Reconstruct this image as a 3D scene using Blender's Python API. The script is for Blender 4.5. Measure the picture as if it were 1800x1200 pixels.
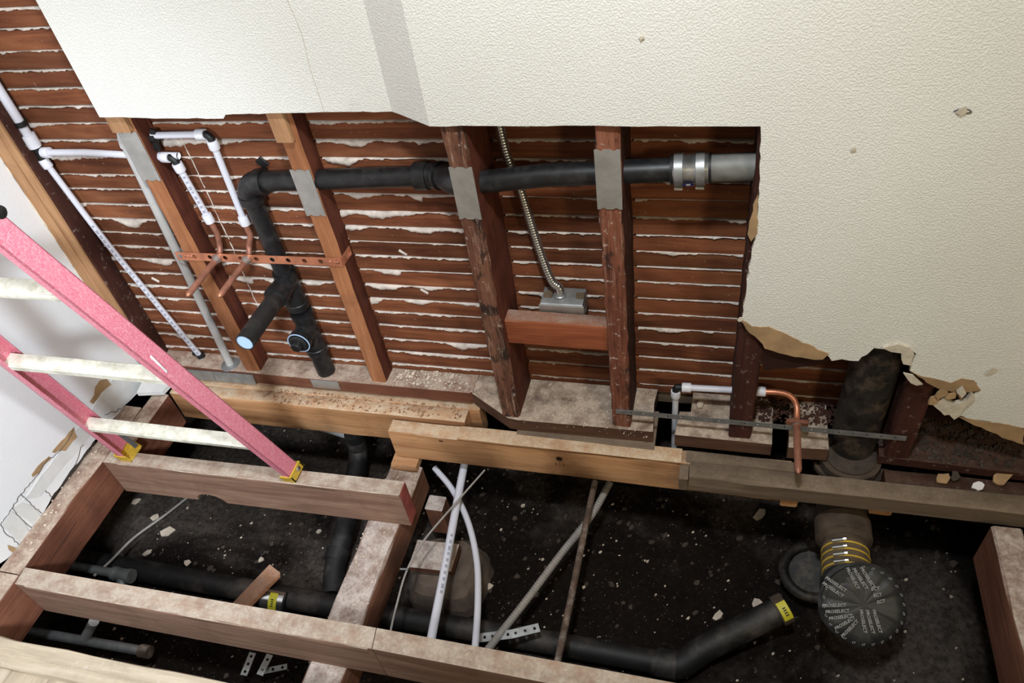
import bpy, bmesh, math, random
from mathutils import Vector, Matrix, noise
import numpy as np
random.seed(7)
for o in list(bpy.data.objects): bpy.data.objects.remove(o)
SC = bpy.context.scene
COL = SC.collection
# ------------------------------------------------------------------ camera, light, exposure
CAM = Vector((0, -1.25, 1.536))
RIGHT = Vector((0.96516431, 0.22679052, -0.13047573))
DOWN = Vector((0.0663603, -0.69455312, -0.7163744))
FWD = Vector((-0.25308925, 0.68276059, -0.68540776))
cd = bpy.data.cameras.new('camera'); cam = bpy.data.objects.new('camera', cd); COL.objects.link(cam)
cd.sensor_width = 36; cd.lens = 36 * 1345 / 1800; cd.clip_start = 0.02
m = Matrix((RIGHT, -DOWN, -FWD)).transposed().to_4x4(); m.translation = CAM
cam.matrix_world = m
SC.camera = cam
w = bpy.data.worlds.new('world'); SC.world = w; w.use_nodes = True
w.node_tree.nodes['Background'].inputs[0].default_value = (0.9, 0.95, 1, 1)
w.node_tree.nodes['Background'].inputs[1].default_value = 0.03
def aim(o, tgt):
    d = Vector(tgt) - o.location
    o.rotation_euler = d.to_track_quat('-Z', 'Y').to_euler()
def area(name, loc, tgt, size, energy, color):
    l = bpy.data.lights.new(name, 'AREA'); l.shape = 'DISK'; l.size = size; l.energy = energy; l.color = color
    o = bpy.data.objects.new(name, l); COL.objects.link(o); o.location = loc; aim(o, tgt); return o
def spot(name, loc, tgt, cone, soft, energy, color):
    l = bpy.data.lights.new(name, 'SPOT'); l.spot_size = math.radians(cone); l.spot_blend = 1; l.shadow_soft_size = soft; l.energy = energy; l.color = color
    o = bpy.data.objects.new(name, l); COL.objects.link(o); o.location = loc; aim(o, tgt); return o
spot('ceiling_light', (-0.10, -1.0, 2.36), (-0.95, 0, 0.62), 120, 0.08, 100, (.91, .965, 1))
spot('left_wall_fill', (-0.35, -1.75, 1.6), (-1.72, -0.2, 0.15), 64, 0.12, 160, (.84, .92, 1))  # added cool fill spot, no known fixture; brightens the left wall
area('warm_fill_right', (1.15, -1.9, 1.7), (0.4, 0, 0.6), 0.3, 7.5, (1, .82, .52))  # added warm fill with no known fixture; lifts and yellows the right-hand drywall
SC.cycles.max_bounces = 6; SC.cycles.diffuse_bounces = 4; SC.cycles.glossy_bounces = 3
vs = SC.view_settings
vs.view_transform = 'Standard'; vs.look = 'None'; vs.gamma = 1; vs.use_curve_mapping = False; vs.exposure = 0.45

def U(x, y, X=None, Y=None, Z=None):
    """a point of the place: photo coordinate met with a known plane of the room"""
    d = RIGHT * ((x - 900) / 1345) + DOWN * ((y - 600) / 1345) + FWD
    t = (Y - CAM.y) / d.y if Y is not None else (Z - CAM.z) / d.z if Z is not None else (X - CAM.x) / d.x
    return CAM + d * t
V = Vector
# ------------------------------------------------------------------ materials
def srgb(r, g, b):
    f = lambda c: (c / 255 / 12.92) if c <= 10 else ((c / 255 + .055) / 1.055) ** 2.4
    return (f(r), f(g), f(b), 1)
class NT:
    def __init__(s, name):
        s.m = bpy.data.materials.new(name); s.m.use_nodes = True; s.t = s.m.node_tree
        s.p = s.t.nodes['Principled BSDF']
    def n(s, typ, **k):
        nd = s.t.nodes.new('ShaderNode' + typ)
        for a, v in k.items(): setattr(nd, a, v)
        return nd
    def l(s, a, b): s.t.links.new(a, b)
    def coords(s, scale=(1, 1, 1), rnd=True, world=False):
        tc = s.n('TexCoord'); mp = s.n('Mapping'); mp.inputs['Scale'].default_value = scale
        if world:
            g = s.n('NewGeometry'); s.l(g.outputs['Position'], mp.inputs[0]); return mp.outputs[0]
        s.l(tc.outputs['Object'], mp.inputs[0])
        if rnd:
            oi = s.n('ObjectInfo'); mu = s.n('MATH' if 0 else 'Math', operation='MULTIPLY'); mu.inputs[1].default_value = 61.7
            s.l(oi.outputs['Random'], mu.inputs[0]); s.l(mu.outputs[0], mp.inputs['Location'])
        return mp.outputs[0]
    def noise(s, vec, scale, detail=4, rough=.6, dist=0):
        nd = s.n('TexNoise'); nd.inputs['Scale'].default_value = scale; nd.inputs['Detail'].default_value = detail
        nd.inputs['Roughness'].default_value = rough; nd.inputs['Distortion'].default_value = dist
        s.l(vec, nd.inputs['Vector']); return nd.outputs['Fac']
    def ramp(s, fac, stops):
        r = s.n('ValToRGB'); cr = r.color_ramp
        while len(cr.elements) < len(stops): cr.elements.new(.5)
        for e, (p, c) in zip(cr.elements, stops):
            e.position = p; e.color = c if not isinstance(c, (int, float)) else (c, c, c, 1)
        s.l(fac, r.inputs[0]); return r.outputs[0]
    def mix(s, fac, a, b, blend='MIX'):
        mx = s.n('Mix', data_type='RGBA', blend_type=blend)
        for sock, v in ((mx.inputs[0], fac), (mx.inputs[6], a), (mx.inputs[7], b)):
            if isinstance(v, (int, float)): sock.default_value = v
            elif isinstance(v, tuple): sock.default_value = v
            else: s.l(v, sock)
        return mx.outputs[2]
    def math(s, op, a, b=None):
        nd = s.n('Math', operation=op)
        for i, v in enumerate((a, b)):
            if v is None: continue
            if isinstance(v, (int, float)): nd.inputs[i].default_value = v
            else: s.l(v, nd.inputs[i])
        return nd.outputs[0]
    def bump(s, h, strength=.3, dist=.002):
        b = s.n('Bump'); b.inputs['Strength'].default_value = strength; b.inputs['Distance'].default_value = dist
        s.l(h, b.inputs['Height']); s.l(b.outputs[0], s.p.inputs['Normal'])
    def base(s, c):
        if isinstance(c, tuple): s.p.inputs['Base Color'].default_value = c
        else: s.l(c, s.p.inputs['Base Color'])
    def up(s):
        g = s.n('NewGeometry'); sx = s.n('SeparateXYZ'); s.l(g.outputs['Normal'], sx.inputs[0]); return sx.outputs[2]
    def done(s, rough=.7, metal=0., spec=.4):
        s.p.inputs['Roughness'].default_value = rough; s.p.inputs['Metallic'].default_value = metal
        s.p.inputs['Specular IOR Level'].default_value = spec; return s.m
def wood(name, dark, mid, light, axis, dust=0., dustc=srgb(190, 178, 165), speck=0., char=0., cut=30):
    s = NT(name)
    sc = [cut, cut, cut]; sc['XYZ'.index(axis)] = cut * .07
    v = s.coords(tuple(sc)); g = s.noise(v, 1.0, 5, .65, .6)
    sc2 = [cut * 5, cut * 5, cut * 5]; sc2['XYZ'.index(axis)] = cut * .25
    g2 = s.noise(s.coords(tuple(sc2)), 1.0, 3, .6)
    c = s.ramp(g, [(.28, dark), (.5, mid), (.72, light)])
    c = s.mix(.35, c, s.ramp(g2, [(.3, dark), (.6, mid)]), 'MIX')
    v3 = s.coords((1, 1, 1))
    c = s.mix(s.ramp(s.noise(v3, 8, 5, .7, .5), [(.5, 0.), (.72, .55)]), c, dark)
    if char:
        sc4 = [26, 26, 26]; sc4['XYZ'.index(axis)] = 9
        cn = s.noise(s.coords(tuple(sc4)), 1, 5, .7, .6)
        c = s.mix(s.math('MULTIPLY', s.ramp(cn, [(.52, 0.), (.6, 1.)]), char), c, srgb(40, 30, 27))
        sc5 = [150, 150, 150]; sc5['XYZ'.index(axis)] = 7
        c = s.mix(s.math('MULTIPLY', s.ramp(s.noise(s.coords(tuple(sc5)), 1, 4, .7, .3), [(.56, 0.), (.68, 1.)]), char), c, srgb(168, 140, 122))
        c = s.mix(s.math('MULTIPLY', s.ramp(s.noise(s.coords(tuple(sc5)), 1, 4, .7, .3), [(.32, 1.), (.42, 0.)]), char), c, srgb(52, 36, 30))
    if speck:
        sn = s.noise(v3, 55, 5, .7, .2)
        c = s.mix(s.math('MULTIPLY', s.ramp(sn, [(.6, 0.), (.66, 1.)]), speck), c, srgb(205, 190, 180))
    if dust:
        dn = s.noise(v3, 24, 6, .7)
        f = s.math('MULTIPLY', s.ramp(s.up(), [(.45, 0.), (.85, 1.)]), s.math('MULTIPLY', s.ramp(dn, [(.34, .25), (.6, 1.)]), dust))
        c = s.mix(f, c, s.mix(s.ramp(s.noise(v3, 160, 3, .6), [(.4, 0.), (.7, 1.)]), dustc, tuple(min(1, x * 1.35) for x in dustc[:3]) + (1,)))
    s.base(c); s.bump(s.mix(.5, g, g2), .45, .003)
    return s.done(.78, 0, .25)
_wc = {}
def W(kind, axis):
    if (kind, axis) in _wc: return _wc[kind, axis]
    a = dict(
        block=(srgb(108, 54, 34), srgb(146, 80, 50), srgb(170, 104, 70)),
        oldplate=(srgb(60, 40, 31), srgb(90, 64, 50), srgb(116, 86, 68)),
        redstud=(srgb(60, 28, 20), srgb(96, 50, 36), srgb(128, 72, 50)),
        fir=(srgb(126, 78, 50), srgb(164, 108, 72), srgb(190, 134, 96)),
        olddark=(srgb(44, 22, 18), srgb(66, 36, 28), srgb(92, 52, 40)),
        joist=(srgb(112, 82, 67), srgb(152, 119, 100), srgb(180, 148, 125)),
        newfir=(srgb(138, 94, 60), srgb(186, 138, 96), srgb(212, 168, 124)),
        brown=(srgb(78, 48, 36), srgb(112, 74, 56), srgb(140, 98, 74)),
        plate=(srgb(80, 48, 36), srgb(116, 72, 54), srgb(146, 98, 74)),
        grey=(srgb(78, 66, 56), srgb(112, 96, 80), srgb(140, 122, 104)),
        pale=(srgb(146, 106, 74), srgb(178, 134, 96), srgb(200, 158, 118)),
        floorw=(srgb(150, 136, 118), srgb(188, 172, 150), srgb(214, 200, 180)))[kind]
    ex = dict(oldplate=dict(dust=.95, dustc=srgb(188, 170, 152)), block=dict(dust=.8, dustc=srgb(160, 138, 124)), redstud=dict(dust=.6), fir=dict(dust=.3), olddark=dict(dust=.6, speck=.25, dustc=srgb(92, 76, 64)), joist=dict(dust=.85, dustc=srgb(180, 168, 153)),
              newfir=dict(dust=.8, dustc=srgb(196, 178, 154)), brown=dict(dust=.95, dustc=srgb(190, 178, 170)), plate=dict(dust=.95, dustc=srgb(178, 160, 144)),
              grey=dict(dust=.7, dustc=srgb(128, 112, 96)), pale=dict(), floorw=dict(speck=.5))[kind]
    _wc[kind, axis] = wood(kind + '_wood_' + axis.lower(), *a, axis, **ex); return _wc[kind, axis]
def simple(name, col, rough=.5, metal=0., var=.15, scale=30, bump=0., spec=.5, dustc=None, dust=0.):
    s = NT(name); v = s.coords()
    nz = s.noise(v, scale, 5, .6)
    d = tuple(x * (1 - var) for x in col[:3]) + (1,); h = tuple(min(1, x * (1 + var)) for x in col[:3]) + (1,)
    c = s.ramp(nz, [(.35, d), (.65, h)])
    if dust:
        f = s.math('MULTIPLY', s.ramp(s.noise(v, scale * .7, 5, .7), [(.48, 0.), (.65, 1.)]), dust)
        c = s.mix(f, c, dustc)
    s.base(c)
    if bump: s.bump(nz, bump, .002)
    return s.done(rough, metal, spec)
def paint(name, c1, c2, bump=.5, scale=150):
    s = NT(name); v = s.coords(rnd=False)
    n1 = s.noise(v, 3, 4, .6); s.base(s.mix(s.ramp(s.noise(v, 6, 8, .75, .4), [(.64, 0.), (.8, .35)]), s.ramp(n1, [(.3, c1), (.7, c2)]), srgb(168, 162, 148)))
    h = s.noise(v, scale, 3, .5, 0); h2 = s.ramp(h, [(.42, 0.), (.62, 1.)])
    s.bump(h2, bump, .0018); return s.done(.5, 0, .4)
M = {}
M['wall'] = paint('wall_paint', srgb(230, 229, 222), srgb(236, 236, 230), .42, 290)
M['lwall'] = paint('left_wall_paint', srgb(228, 229, 231), srgb(235, 236, 238), .15, 360)
M['ceil'] = paint('ceiling_paint', srgb(225, 222, 214), srgb(232, 230, 224), .2)
M['patch'] = simple('joint_compound', srgb(216, 216, 214), .8, var=.05)
M['gyp'] = simple('gypsum_edge', srgb(206, 196, 178), .9, var=.15, scale=60, bump=.3)
M['paper'] = simple('drywall_paper', srgb(166, 136, 100), .9, var=.2, scale=20, bump=.3)
M['plaster'] = simple('plaster', srgb(206, 194, 184), .9, var=.22, scale=45, bump=.6)
M['black'] = simple('abs_black', srgb(24, 24, 26), .42, var=.3, scale=40, dustc=srgb(70, 68, 66), dust=.35)
M['blackd'] = simple('abs_black_dusty', srgb(26, 25, 25), .6, var=.3, scale=12, dustc=srgb(88, 80, 74), dust=.6)
M['rubber'] = simple('black_rubber', srgb(18, 18, 19), .55, var=.2)
M['blue'] = simple('pale_blue_plastic', srgb(176, 205, 235), .5, var=.05)
M['whiteblue'] = simple('blue_label', srgb(30, 40, 120), .5, var=.05)
M['labelw'] = simple('white_label', srgb(225, 225, 228), .5, var=.03)
M['ink'] = simple('ink', srgb(45, 45, 52), .7, var=.05)
M['pinkink'] = simple('grey_print', srgb(158, 158, 172), .7, var=.05)
def pexm():
    s = NT('pex_white'); s.base(srgb(212, 212, 222)); return s.done(.4, 0, .4)
M['pex'] = pexm()
M['pvc'] = simple('pvc_grey_white', srgb(186, 184, 182), .55, var=.08, scale=15)
M['pexc'] = simple('pex_coupling', srgb(222, 222, 230), .35, var=.03)
M['copper'] = simple('copper', srgb(208, 136, 104), .38, .55, var=.25, scale=25)
M['copperd'] = simple('copper_dull', srgb(160, 108, 88), .5, .4, var=.25, scale=30)
M['solder'] = simple('solder', srgb(200, 190, 184), .35, .8)
M['galv'] = simple('galvanised', srgb(158, 160, 160), .45, .65, var=.18, scale=35)
M['plate_steel'] = simple('nail_plate_steel', srgb(172, 170, 166), .42, .55, var=.12, scale=28)
M['steel'] = simple('stainless', srgb(205, 206, 205), .25, .95, var=.06)
M['greypipe'] = simple('grey_iron', srgb(120, 120, 116), .6, .25, var=.3, scale=18, bump=.2)
M['iron'] = simple('cast_iron', srgb(32, 29, 27), .6, .1, var=.7, scale=26, bump=1.0, dustc=srgb(96, 82, 66), dust=.7)
M['irond'] = simple('dirty_iron', srgb(84, 70, 58), .85, .05, var=.35, scale=18, bump=.6)
M['rust'] = simple('rusty_pipe', srgb(96, 78, 66), .8, .1, var=.4, scale=26, bump=.6, dustc=srgb(176, 164, 152), dust=.7)
M['tape'] = simple('black_tape', srgb(44, 45, 46), .5, var=.3, scale=30, bump=.5)
M['tapeprint'] = simple('white_print', srgb(170, 172, 172), .7, var=.1)
M['yellow'] = simple('yellow_plastic', srgb(206, 172, 60), .6, var=.15, scale=40)
M['ylabel'] = simple('yellow_label', srgb(206, 196, 50), .5, var=.06)
M['dirty_coup'] = simple('dirty_rubber', srgb(98, 82, 64), .8, var=.3, scale=25, bump=.3)
M['concrete'] = simple('concrete', srgb(98, 84, 74), .95, var=.3, scale=16, bump=.9)
M['chipw'] = simple('plaster_chip', srgb(206, 190, 172), .9, var=.2)
M['chipb'] = simple('wood_chip', srgb(150, 112, 84), .9, var=.3)
M['chipd'] = simple('grey_rubble', srgb(70, 60, 53), .95, var=.3)
M['wire'] = simple('grey_cable', srgb(150, 144, 138), .6, var=.1)
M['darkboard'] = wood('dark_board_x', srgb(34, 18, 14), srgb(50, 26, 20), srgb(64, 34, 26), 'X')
def studm(name, char, speck, cols):
    return wood(name, *cols, 'Z', dust=.3, char=char, speck=speck)
M['studC'] = studm('charred_stud', .9, .55, (srgb(70, 42, 32), srgb(116, 76, 58), srgb(152, 110, 86)))
M['studD'] = studm('painted_stud', .75, .9, (srgb(84, 46, 34), srgb(130, 78, 58), srgb(160, 108, 84)))
def lathm():
    s = NT('lath_wood'); v = s.coords((2.2, 34, 34)); g = s.noise(v, 1, 6, .65, .8)
    g2 = s.noise(s.coords((10, 160, 160)), 1, 3, .6)
    c = s.ramp(g, [(.28, srgb(82, 44, 29)), (.5, srgb(124, 72, 46)), (.75, srgb(152, 98, 66))])
    oi = s.n('ObjectInfo'); hv = s.n('HueSaturation'); s.l(c, hv.inputs['Color'])
    r2 = s.ramp(oi.outputs['Random'], [(0., .62), (1., 1.2)]); s.l(r2, hv.inputs['Value'])
    c = s.mix(s.ramp(s.noise(s.coords((3, 14, 14)), 1, 4, .7), [(.56, 0.), (.72, .5)]), hv.outputs[0], srgb(58, 30, 24))
    c = s.mix(s.ramp(s.noise(s.coords(), 70, 4, .7), [(.66, 0.), (.72, .6)]), c, srgb(190, 170, 155))
    s.base(c); s.bump(s.mix(.5, g, g2), .35, .002); return s.done(.75, 0, .25)
M['lath'] = lathm()
def pinkm():
    s = NT('pink_fibreglass'); g = s.noise(s.coords((60, 60, 22)), 4, 6, .75, 3.)
    g2 = s.noise(s.coords((1, 1, 1)), 240, 3, .7)
    c = s.ramp(g, [(.36, srgb(194, 86, 110)), (.48, srgb(214, 118, 138)), (.56, srgb(228, 160, 172)), (.66, srgb(240, 204, 208))])
    c = s.mix(.3, c, s.ramp(g2, [(.35, srgb(196, 84, 106)), (.65, srgb(230, 146, 158))]))
    s.base(c); s.bump(g, .15, .001); return s.done(.5, 0, .35)
M['pink'] = pinkm()
M['rung'] = simple('rung_aluminium', srgb(226, 223, 208), .55, .1, var=.14, scale=45, dustc=srgb(160, 150, 124), dust=.4)
def soilm():
    s = NT('soil'); v = s.coords(rnd=False)
    n1 = s.noise(v, 5, 6, .65); n2 = s.noise(v, 60, 6, .75); n3 = s.noise(v, 2.2, 3, .5)
    c = s.ramp(n2, [(.3, srgb(13, 10, 8)), (.55, srgb(32, 25, 21)), (.75, srgb(62, 53, 48))])
    c = s.mix(.45, c, s.ramp(n1, [(.35, srgb(14, 11, 9)), (.65, srgb(38, 30, 26))]))
    c = s.mix(s.ramp(s.noise(v, 210, 2, .6), [(.7, 0.), (.74, .8)]), c, srgb(176, 166, 156))
    c = s.mix(s.math('MULTIPLY', s.ramp(s.noise(v, 1.6, 5, .65, .4), [(.48, 0.), (.66, 1.)]), s.ramp(n2, [(.35, .25), (.6, .9)])), c, srgb(112, 102, 95))
    s.base(c); s.bump(n2, .9, .012); return s.done(.95, 0, .15)
M['soil'] = soilm()
# ------------------------------------------------------------------ mesh helpers
class MB:
    def __init__(s): s.v = []; s.f = []; s.mi = []; s.cur = 0
    def add(s, vs, fs):
        b = len(s.v); s.v += [tuple(x) for x in vs]
        for f in fs: s.f.append([b + i for i in f]); s.mi.append(s.cur)
        return s
    def obox(s, o, a, b, c):
        o, a, b, c = V(o), V(a), V(b), V(c)
        p = [o, o + a, o + a + b, o + b, o + c, o + a + c, o + a + b + c, o + b + c]
        fs = [(0, 3, 2, 1), (4, 5, 6, 7), (0, 1, 5, 4), (1, 2, 6, 5), (2, 3, 7, 6), (3, 0, 4, 7)]
        if a.cross(b).dot(c) < 0: fs = [f[::-1] for f in fs]
        return s.add(p, fs)
    def box(s, lo, hi):
        lo, hi = V(lo), V(hi); d = hi - lo
        return s.obox(lo, (d.x, 0, 0), (0, d.y, 0), (0, 0, d.z))
    def board(s, o, L, Wd, H, ch=.003, jit=.0012, step=.07, bow=0.):
        """chamfered plank: o corner, L length vector, Wd and H cross vectors"""
        o, L, Wd, H = V(o), V(L), V(Wd), V(H)
        n = max(1, int(L.length / step)); wu, hu = Wd.normalized(), H.normalized(); w_, h_ = Wd.length, H.length
        prof = [(ch, 0), (w_ - ch, 0), (w_, ch), (w_, h_ - ch), (w_ - ch, h_), (ch, h_), (0, h_ - ch), (0, ch)]
        vs = []
        for i in range(n + 1):
            c = o + L * (i / n); q = bow * math.sin(math.pi * i / n)
            for (a, b) in prof:
                vs.append(c + wu * (a + random.uniform(-jit, jit)) + hu * (b + q + random.uniform(-jit, jit)))
        fs = []
        for i in range(n):
            for k in range(8):
                a, b = i * 8 + k, i * 8 + (k + 1) % 8
                fs.append((a, b, b + 8, a + 8))
        fs.append(tuple(range(7, -1, -1))); fs.append(tuple(n * 8 + k for k in range(8)))
        if wu.cross(hu).dot(L) < 0: fs = [f[::-1] for f in fs]
        return s.add(vs, fs)
    def tube(s, pts, r, seg=16, caps=True, inner=None):
        pts = [V(p) for p in pts]; n = len(pts)
        rs = r if isinstance(r, (list, tuple)) else [r] * n
        t0 = (pts[1] - pts[0]).normalized()
        u = t0.orthogonal().normalized(); vs = []; fs = []
        for i in range(n):
            t = (pts[min(i + 1, n - 1)] - pts[max(i - 1, 0)]).normalized()
            u = (u - t * u.dot(t)).normalized(); w_ = t.cross(u)
            for k in range(seg):
                a = 2 * math.pi * k / seg
                vs.append(pts[i] + (u * math.cos(a) + w_ * math.sin(a)) * rs[i])
        for i in range(n - 1):
            for k in range(seg):
                a, b = i * seg + k, i * seg + (k + 1) % seg
                fs.append((a, b, b + seg, a + seg))
        if caps:
            fs.append(tuple(range(seg - 1, -1, -1))); fs.append(tuple((n - 1) * seg + k for k in range(seg)))
        return s.add(vs, fs)
    def lathe(s, o, ax, prof, seg=24):
        o, ax = V(o), V(ax).normalized()
        pts = [o + ax * t for t, _ in prof]; u = ax.orthogonal().normalized(); w_ = ax.cross(u); vs = []; fs = []
        for (t, r), p in zip(prof, pts):
            for k in range(seg):
                a = 2 * math.pi * k / seg; vs.append(p + (u * math.cos(a) + w_ * math.sin(a)) * r)
        for i in range(len(prof) - 1):
            for k in range(seg):
                a, b = i * seg + k, i * seg + (k + 1) % seg
                fs.append((a, b, b + seg, a + seg))
        if prof[0][1] > 1e-5: fs.append(tuple(range(seg - 1, -1, -1)))
        if prof[-1][1] > 1e-5: fs.append(tuple((len(prof) - 1) * seg + k for k in range(seg)))
        return s.add(vs, fs)
    def prism(s, outline, ext):
        """outline: list of 3d points of a plane polygon, extruded by ext; tessellated"""
        from mathutils.geometry import tessellate_polygon
        pl = [V(p) for p in outline]; ext = V(ext); n = len(pl)
        tris = tessellate_polygon([pl]); vs = pl + [p + ext for p in pl]; fs = []
        nrm = V((0, 0, 0))
        for i in range(n): nrm += pl[i].cross(pl[(i + 1) % n])
        flip = nrm.dot(ext) > 0
        for t in tris:
            a, b, c = t
            tn = (pl[b] - pl[a]).cross(pl[c] - pl[a])
            if tn.dot(ext) > 0: a, b, c = a, c, b
            fs.append((a, b, c)); fs.append((a + n, c + n, b + n))
        for i in range(n):
            j = (i + 1) % n; q = (i, j, j + n, i + n)
            fs.append(q if not flip else q[::-1])
        return s.add(vs, fs)
    def mesh(s, name, smooth=True, ang=.7):
        me = bpy.data.meshes.new(name); me.from_pydata(s.v, [], s.f); me.validate()
        if any(s.mi):
            for p, i in zip(me.polygons, s.mi): p.material_index = i
        if smooth:
            me.polygons.foreach_set('use_smooth', [True] * len(me.polygons)); me.set_sharp_from_angle(angle=ang)
        return me
WL = {}
def O(name, mb, mat, parent=None, loc=None, smooth=True, ang=.7):
    """link an MB as one mesh object whose origin sits at its own base"""
    vs = np.array(mb.v); lo, hi = vs.min(0), vs.max(0)
    base = V(((lo[0] + hi[0]) / 2, (lo[1] + hi[1]) / 2, lo[2])) if loc is None else V(loc)
    me_v = mb.v; mb.v = [tuple(V(p) - base) for p in me_v]
    me = mb.mesh(name, smooth, ang); mb.v = me_v
    o = bpy.data.objects.new(name, me); COL.objects.link(o)
    for mt in (mat if isinstance(mat, list) else [mat]): me.materials.append(mt)
    o.location = base; WL[o] = base
    if parent is not None: o.parent = parent; o.location = base - WL[parent]
    return o
def T(name, loc, label, cat, group=None):
    o = bpy.data.objects.new(name, None); COL.objects.link(o); o.location = V(loc); WL[o] = V(loc); o.empty_display_size = .05
    return tag(o, label, cat, group)
def tag(o, label, cat, group=None):
    o['label'] = label; o['category'] = cat
    if group: o['group'] = group
    return o
def struct(o): o['kind'] = 'structure'; return o
def spl(pts, n=8):
    pts = [V(p) for p in pts]; P = [pts[0] * 2 - pts[1]] + pts + [pts[-1] * 2 - pts[-2]]; out = []
    for i in range(1, len(P) - 2):
        for k in range(n):
            t = k / n; a, b, c, d = P[i - 1], P[i], P[i + 1], P[i + 2]
            out.append(.5 * ((2 * b) + (c - a) * t + (2 * a - 5 * b + 4 * c - d) * t * t + (3 * b - a - 3 * c + d) * t ** 3))
    return out + [pts[-1]]
def arc(c, a, b, n=8):
    """quarter bend round centre c from c+a to c+b"""
    c, a, b = V(c), V(a), V(b)
    return [c + a * math.cos(math.pi / 2 * i / n) + b * math.sin(math.pi / 2 * i / n) for i in range(n + 1)]
def perf(mb, o, L, Wd, th, n, r, seg=12, every=1):
    """flat strip of n cells, each pierced by a round hole"""
    o, L, Wd = V(o), V(L), V(Wd); nv = L.cross(Wd).normalized() * th; cl = L / n
    for i in range(n):
        p = o + cl * i
        if i % every:
            mb.obox(p, cl, Wd, nv); continue
        c = p + cl / 2 + Wd / 2; lu, wu = L.normalized(), Wd.normalized(); hx, hy = cl.length / 2, Wd.length / 2
        inn = []; out = []
        for k in range(seg):
            a = 2 * math.pi * (k + .5) / seg; ca, sa = math.cos(a), math.sin(a)
            inn.append(c + lu * ca * r + wu * sa * r)
            q = min(hx / abs(ca) if abs(ca) > 1e-6 else 9, hy / abs(sa) if abs(sa) > 1e-6 else 9)
            # snap nearest diagonal samples onto corners
            out.append(c + lu * ca * q + wu * sa * q)
        for sx in (1, -1):
            for sy in (1, -1):
                cor = c + lu * hx * sx + wu * hy * sy
                j = min(range(seg), key=lambda k: (out[k] - cor).length); out[j] = cor
        vs = inn + out + [x + nv for x in inn] + [x + nv for x in out]; fs = []
        for k in range(seg):
            j = (k + 1) % seg
            fs += [(k, j, seg + j, seg + k)[::1], (2 * seg + k, 3 * seg + k, 3 * seg + j, 2 * seg + j), (k, 2 * seg + k, 2 * seg + j, j), (seg + k, seg + j, 3 * seg + j, 3 * seg + k)]
        mb.add(vs, fs)
    return mb
def vn(x, seed):
    return noise.noise(V((x, seed * 7.31, seed * 1.7)))
def flake(c, size, n=7, th=.004, nrm=None):
    """irregular flat chip"""
    c = V(c); nrm = V(nrm) if nrm else V((random.uniform(-.5, .5), random.uniform(-.6, .3), 1)).normalized()
    u = nrm.orthogonal().normalized(); w_ = nrm.cross(u); a0 = random.random() * 6; pts = []
    for k in range(n):
        a = a0 + 2 * math.pi * k / n; r = size * random.uniform(.45, 1.)
        pts.append(c + u * math.cos(a) * r + w_ * math.sin(a) * r * .7)
    vs = pts + [p + nrm * th for p in pts]
    fs = [tuple(range(n))[::-1], tuple(range(n, 2 * n))] + [(k, (k + 1) % n, (k + 1) % n + n, k + n) for k in range(n)]
    return vs, fs
def prism2(mb, outline, ext):
    n = len(outline); f0 = len(mb.f); mb.prism(outline, ext)
    nt = len(mb.f) - f0 - n
    for i in range(f0, len(mb.f)):
        k = i - f0
        if k >= nt or k % 2 == 1: mb.mi[i] = 1
    return mb
def rag(pts, step=.012, amp=.003, seed=1):
    """roughen an open line of 3d points"""
    out = []
    for a, b in zip(pts, pts[1:]):
        a, b = V(a), V(b); n = max(1, int((b - a).length / step)); nn = (b - a).normalized(); sd = V((nn.z, 0, -nn.x))
        for i in range(n):
            k = random.uniform(-amp, amp) if (i or out) else 0
            out.append(a.lerp(b, i / n) + sd * k)
    return out + [V(pts[-1])]
# ------------------------------------------------------------------ room shell
XL, ZC = -1.72, 2.45
FY = -.013          # front face of the right-hand drywall
LY = .05            # front face of the recessed left-hand drywall
p_corner = U(755, 222, Y=FY); zb = p_corner.z
# right-hand drywall with its cut and torn lower edge
edge = [p_corner, U(900, 221, Y=FY), U(1085, 221, Y=FY), U(1200, 223, Y=FY), U(1337, 222, Y=FY)]
cutr = rag([U(1337, 222, Y=FY), U(1334, 330, Y=FY), U(1327, 420, Y=FY), U(1312, 500, Y=FY), U(1304, 566, Y=FY)], .014, .0022)
torn = rag([U(x, y, Y=FY) for x, y in ((1304, 566), (1318, 572), (1352, 577), (1398, 598), (1450, 621), (1462, 634), (1480, 631), (1508, 634), (1522, 622), (1536, 613),
        (1556, 614), (1578, 608), (1597, 610), (1608, 622), (1604, 640), (1600, 652), (1622, 662), (1648, 668), (1672, 674), (1690, 668), (1716, 672), (1722, 686), (1702, 704),
        (1688, 716), (1680, 730), (1712, 738), (1752, 744), (1800, 752))], .012, .003)
end = U(1800, 752, Y=FY)
outl = rag(edge, .03, .0012) + cutr[1:] + torn[1:] + [V((1.5, FY, end.z - .04)), V((1.5, FY, ZC)), V((p_corner.x, FY, ZC))]
wb = struct(O('wall_back', prism2(MB(), outl, (0, .0125, 0)), [M['wall'], M['gyp']], smooth=False))
# recessed left panel and the slanted return that joins the two
p_ret = U(689, 196, Y=LY); p_ll = U(175, 206, Y=LY)
lb = rag([p_ll, U(300, 208, Y=LY), U(392, 208, Y=LY), U(396, 201, Y=LY), U(470, 200, Y=LY), U(560, 198, Y=LY), p_ret], .02, .0012)
outl = lb + [V((p_ret.x, LY, ZC)), V((p_ll.x, LY, ZC))]
O('left_panel', prism2(MB(), outl, (0, .0125, 0)), [M['wall'], M['gyp']], wb, smooth=False)
rb = rag([p_ret, p_corner], .02, .001)
outl = rb + [V((p_corner.x, FY, ZC)), V((p_ret.x, LY, ZC))]
O('slanted_return', prism2(MB(), outl, (.006, .0105, 0)), [M['wall'], M['gyp']], wb, smooth=False)
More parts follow.
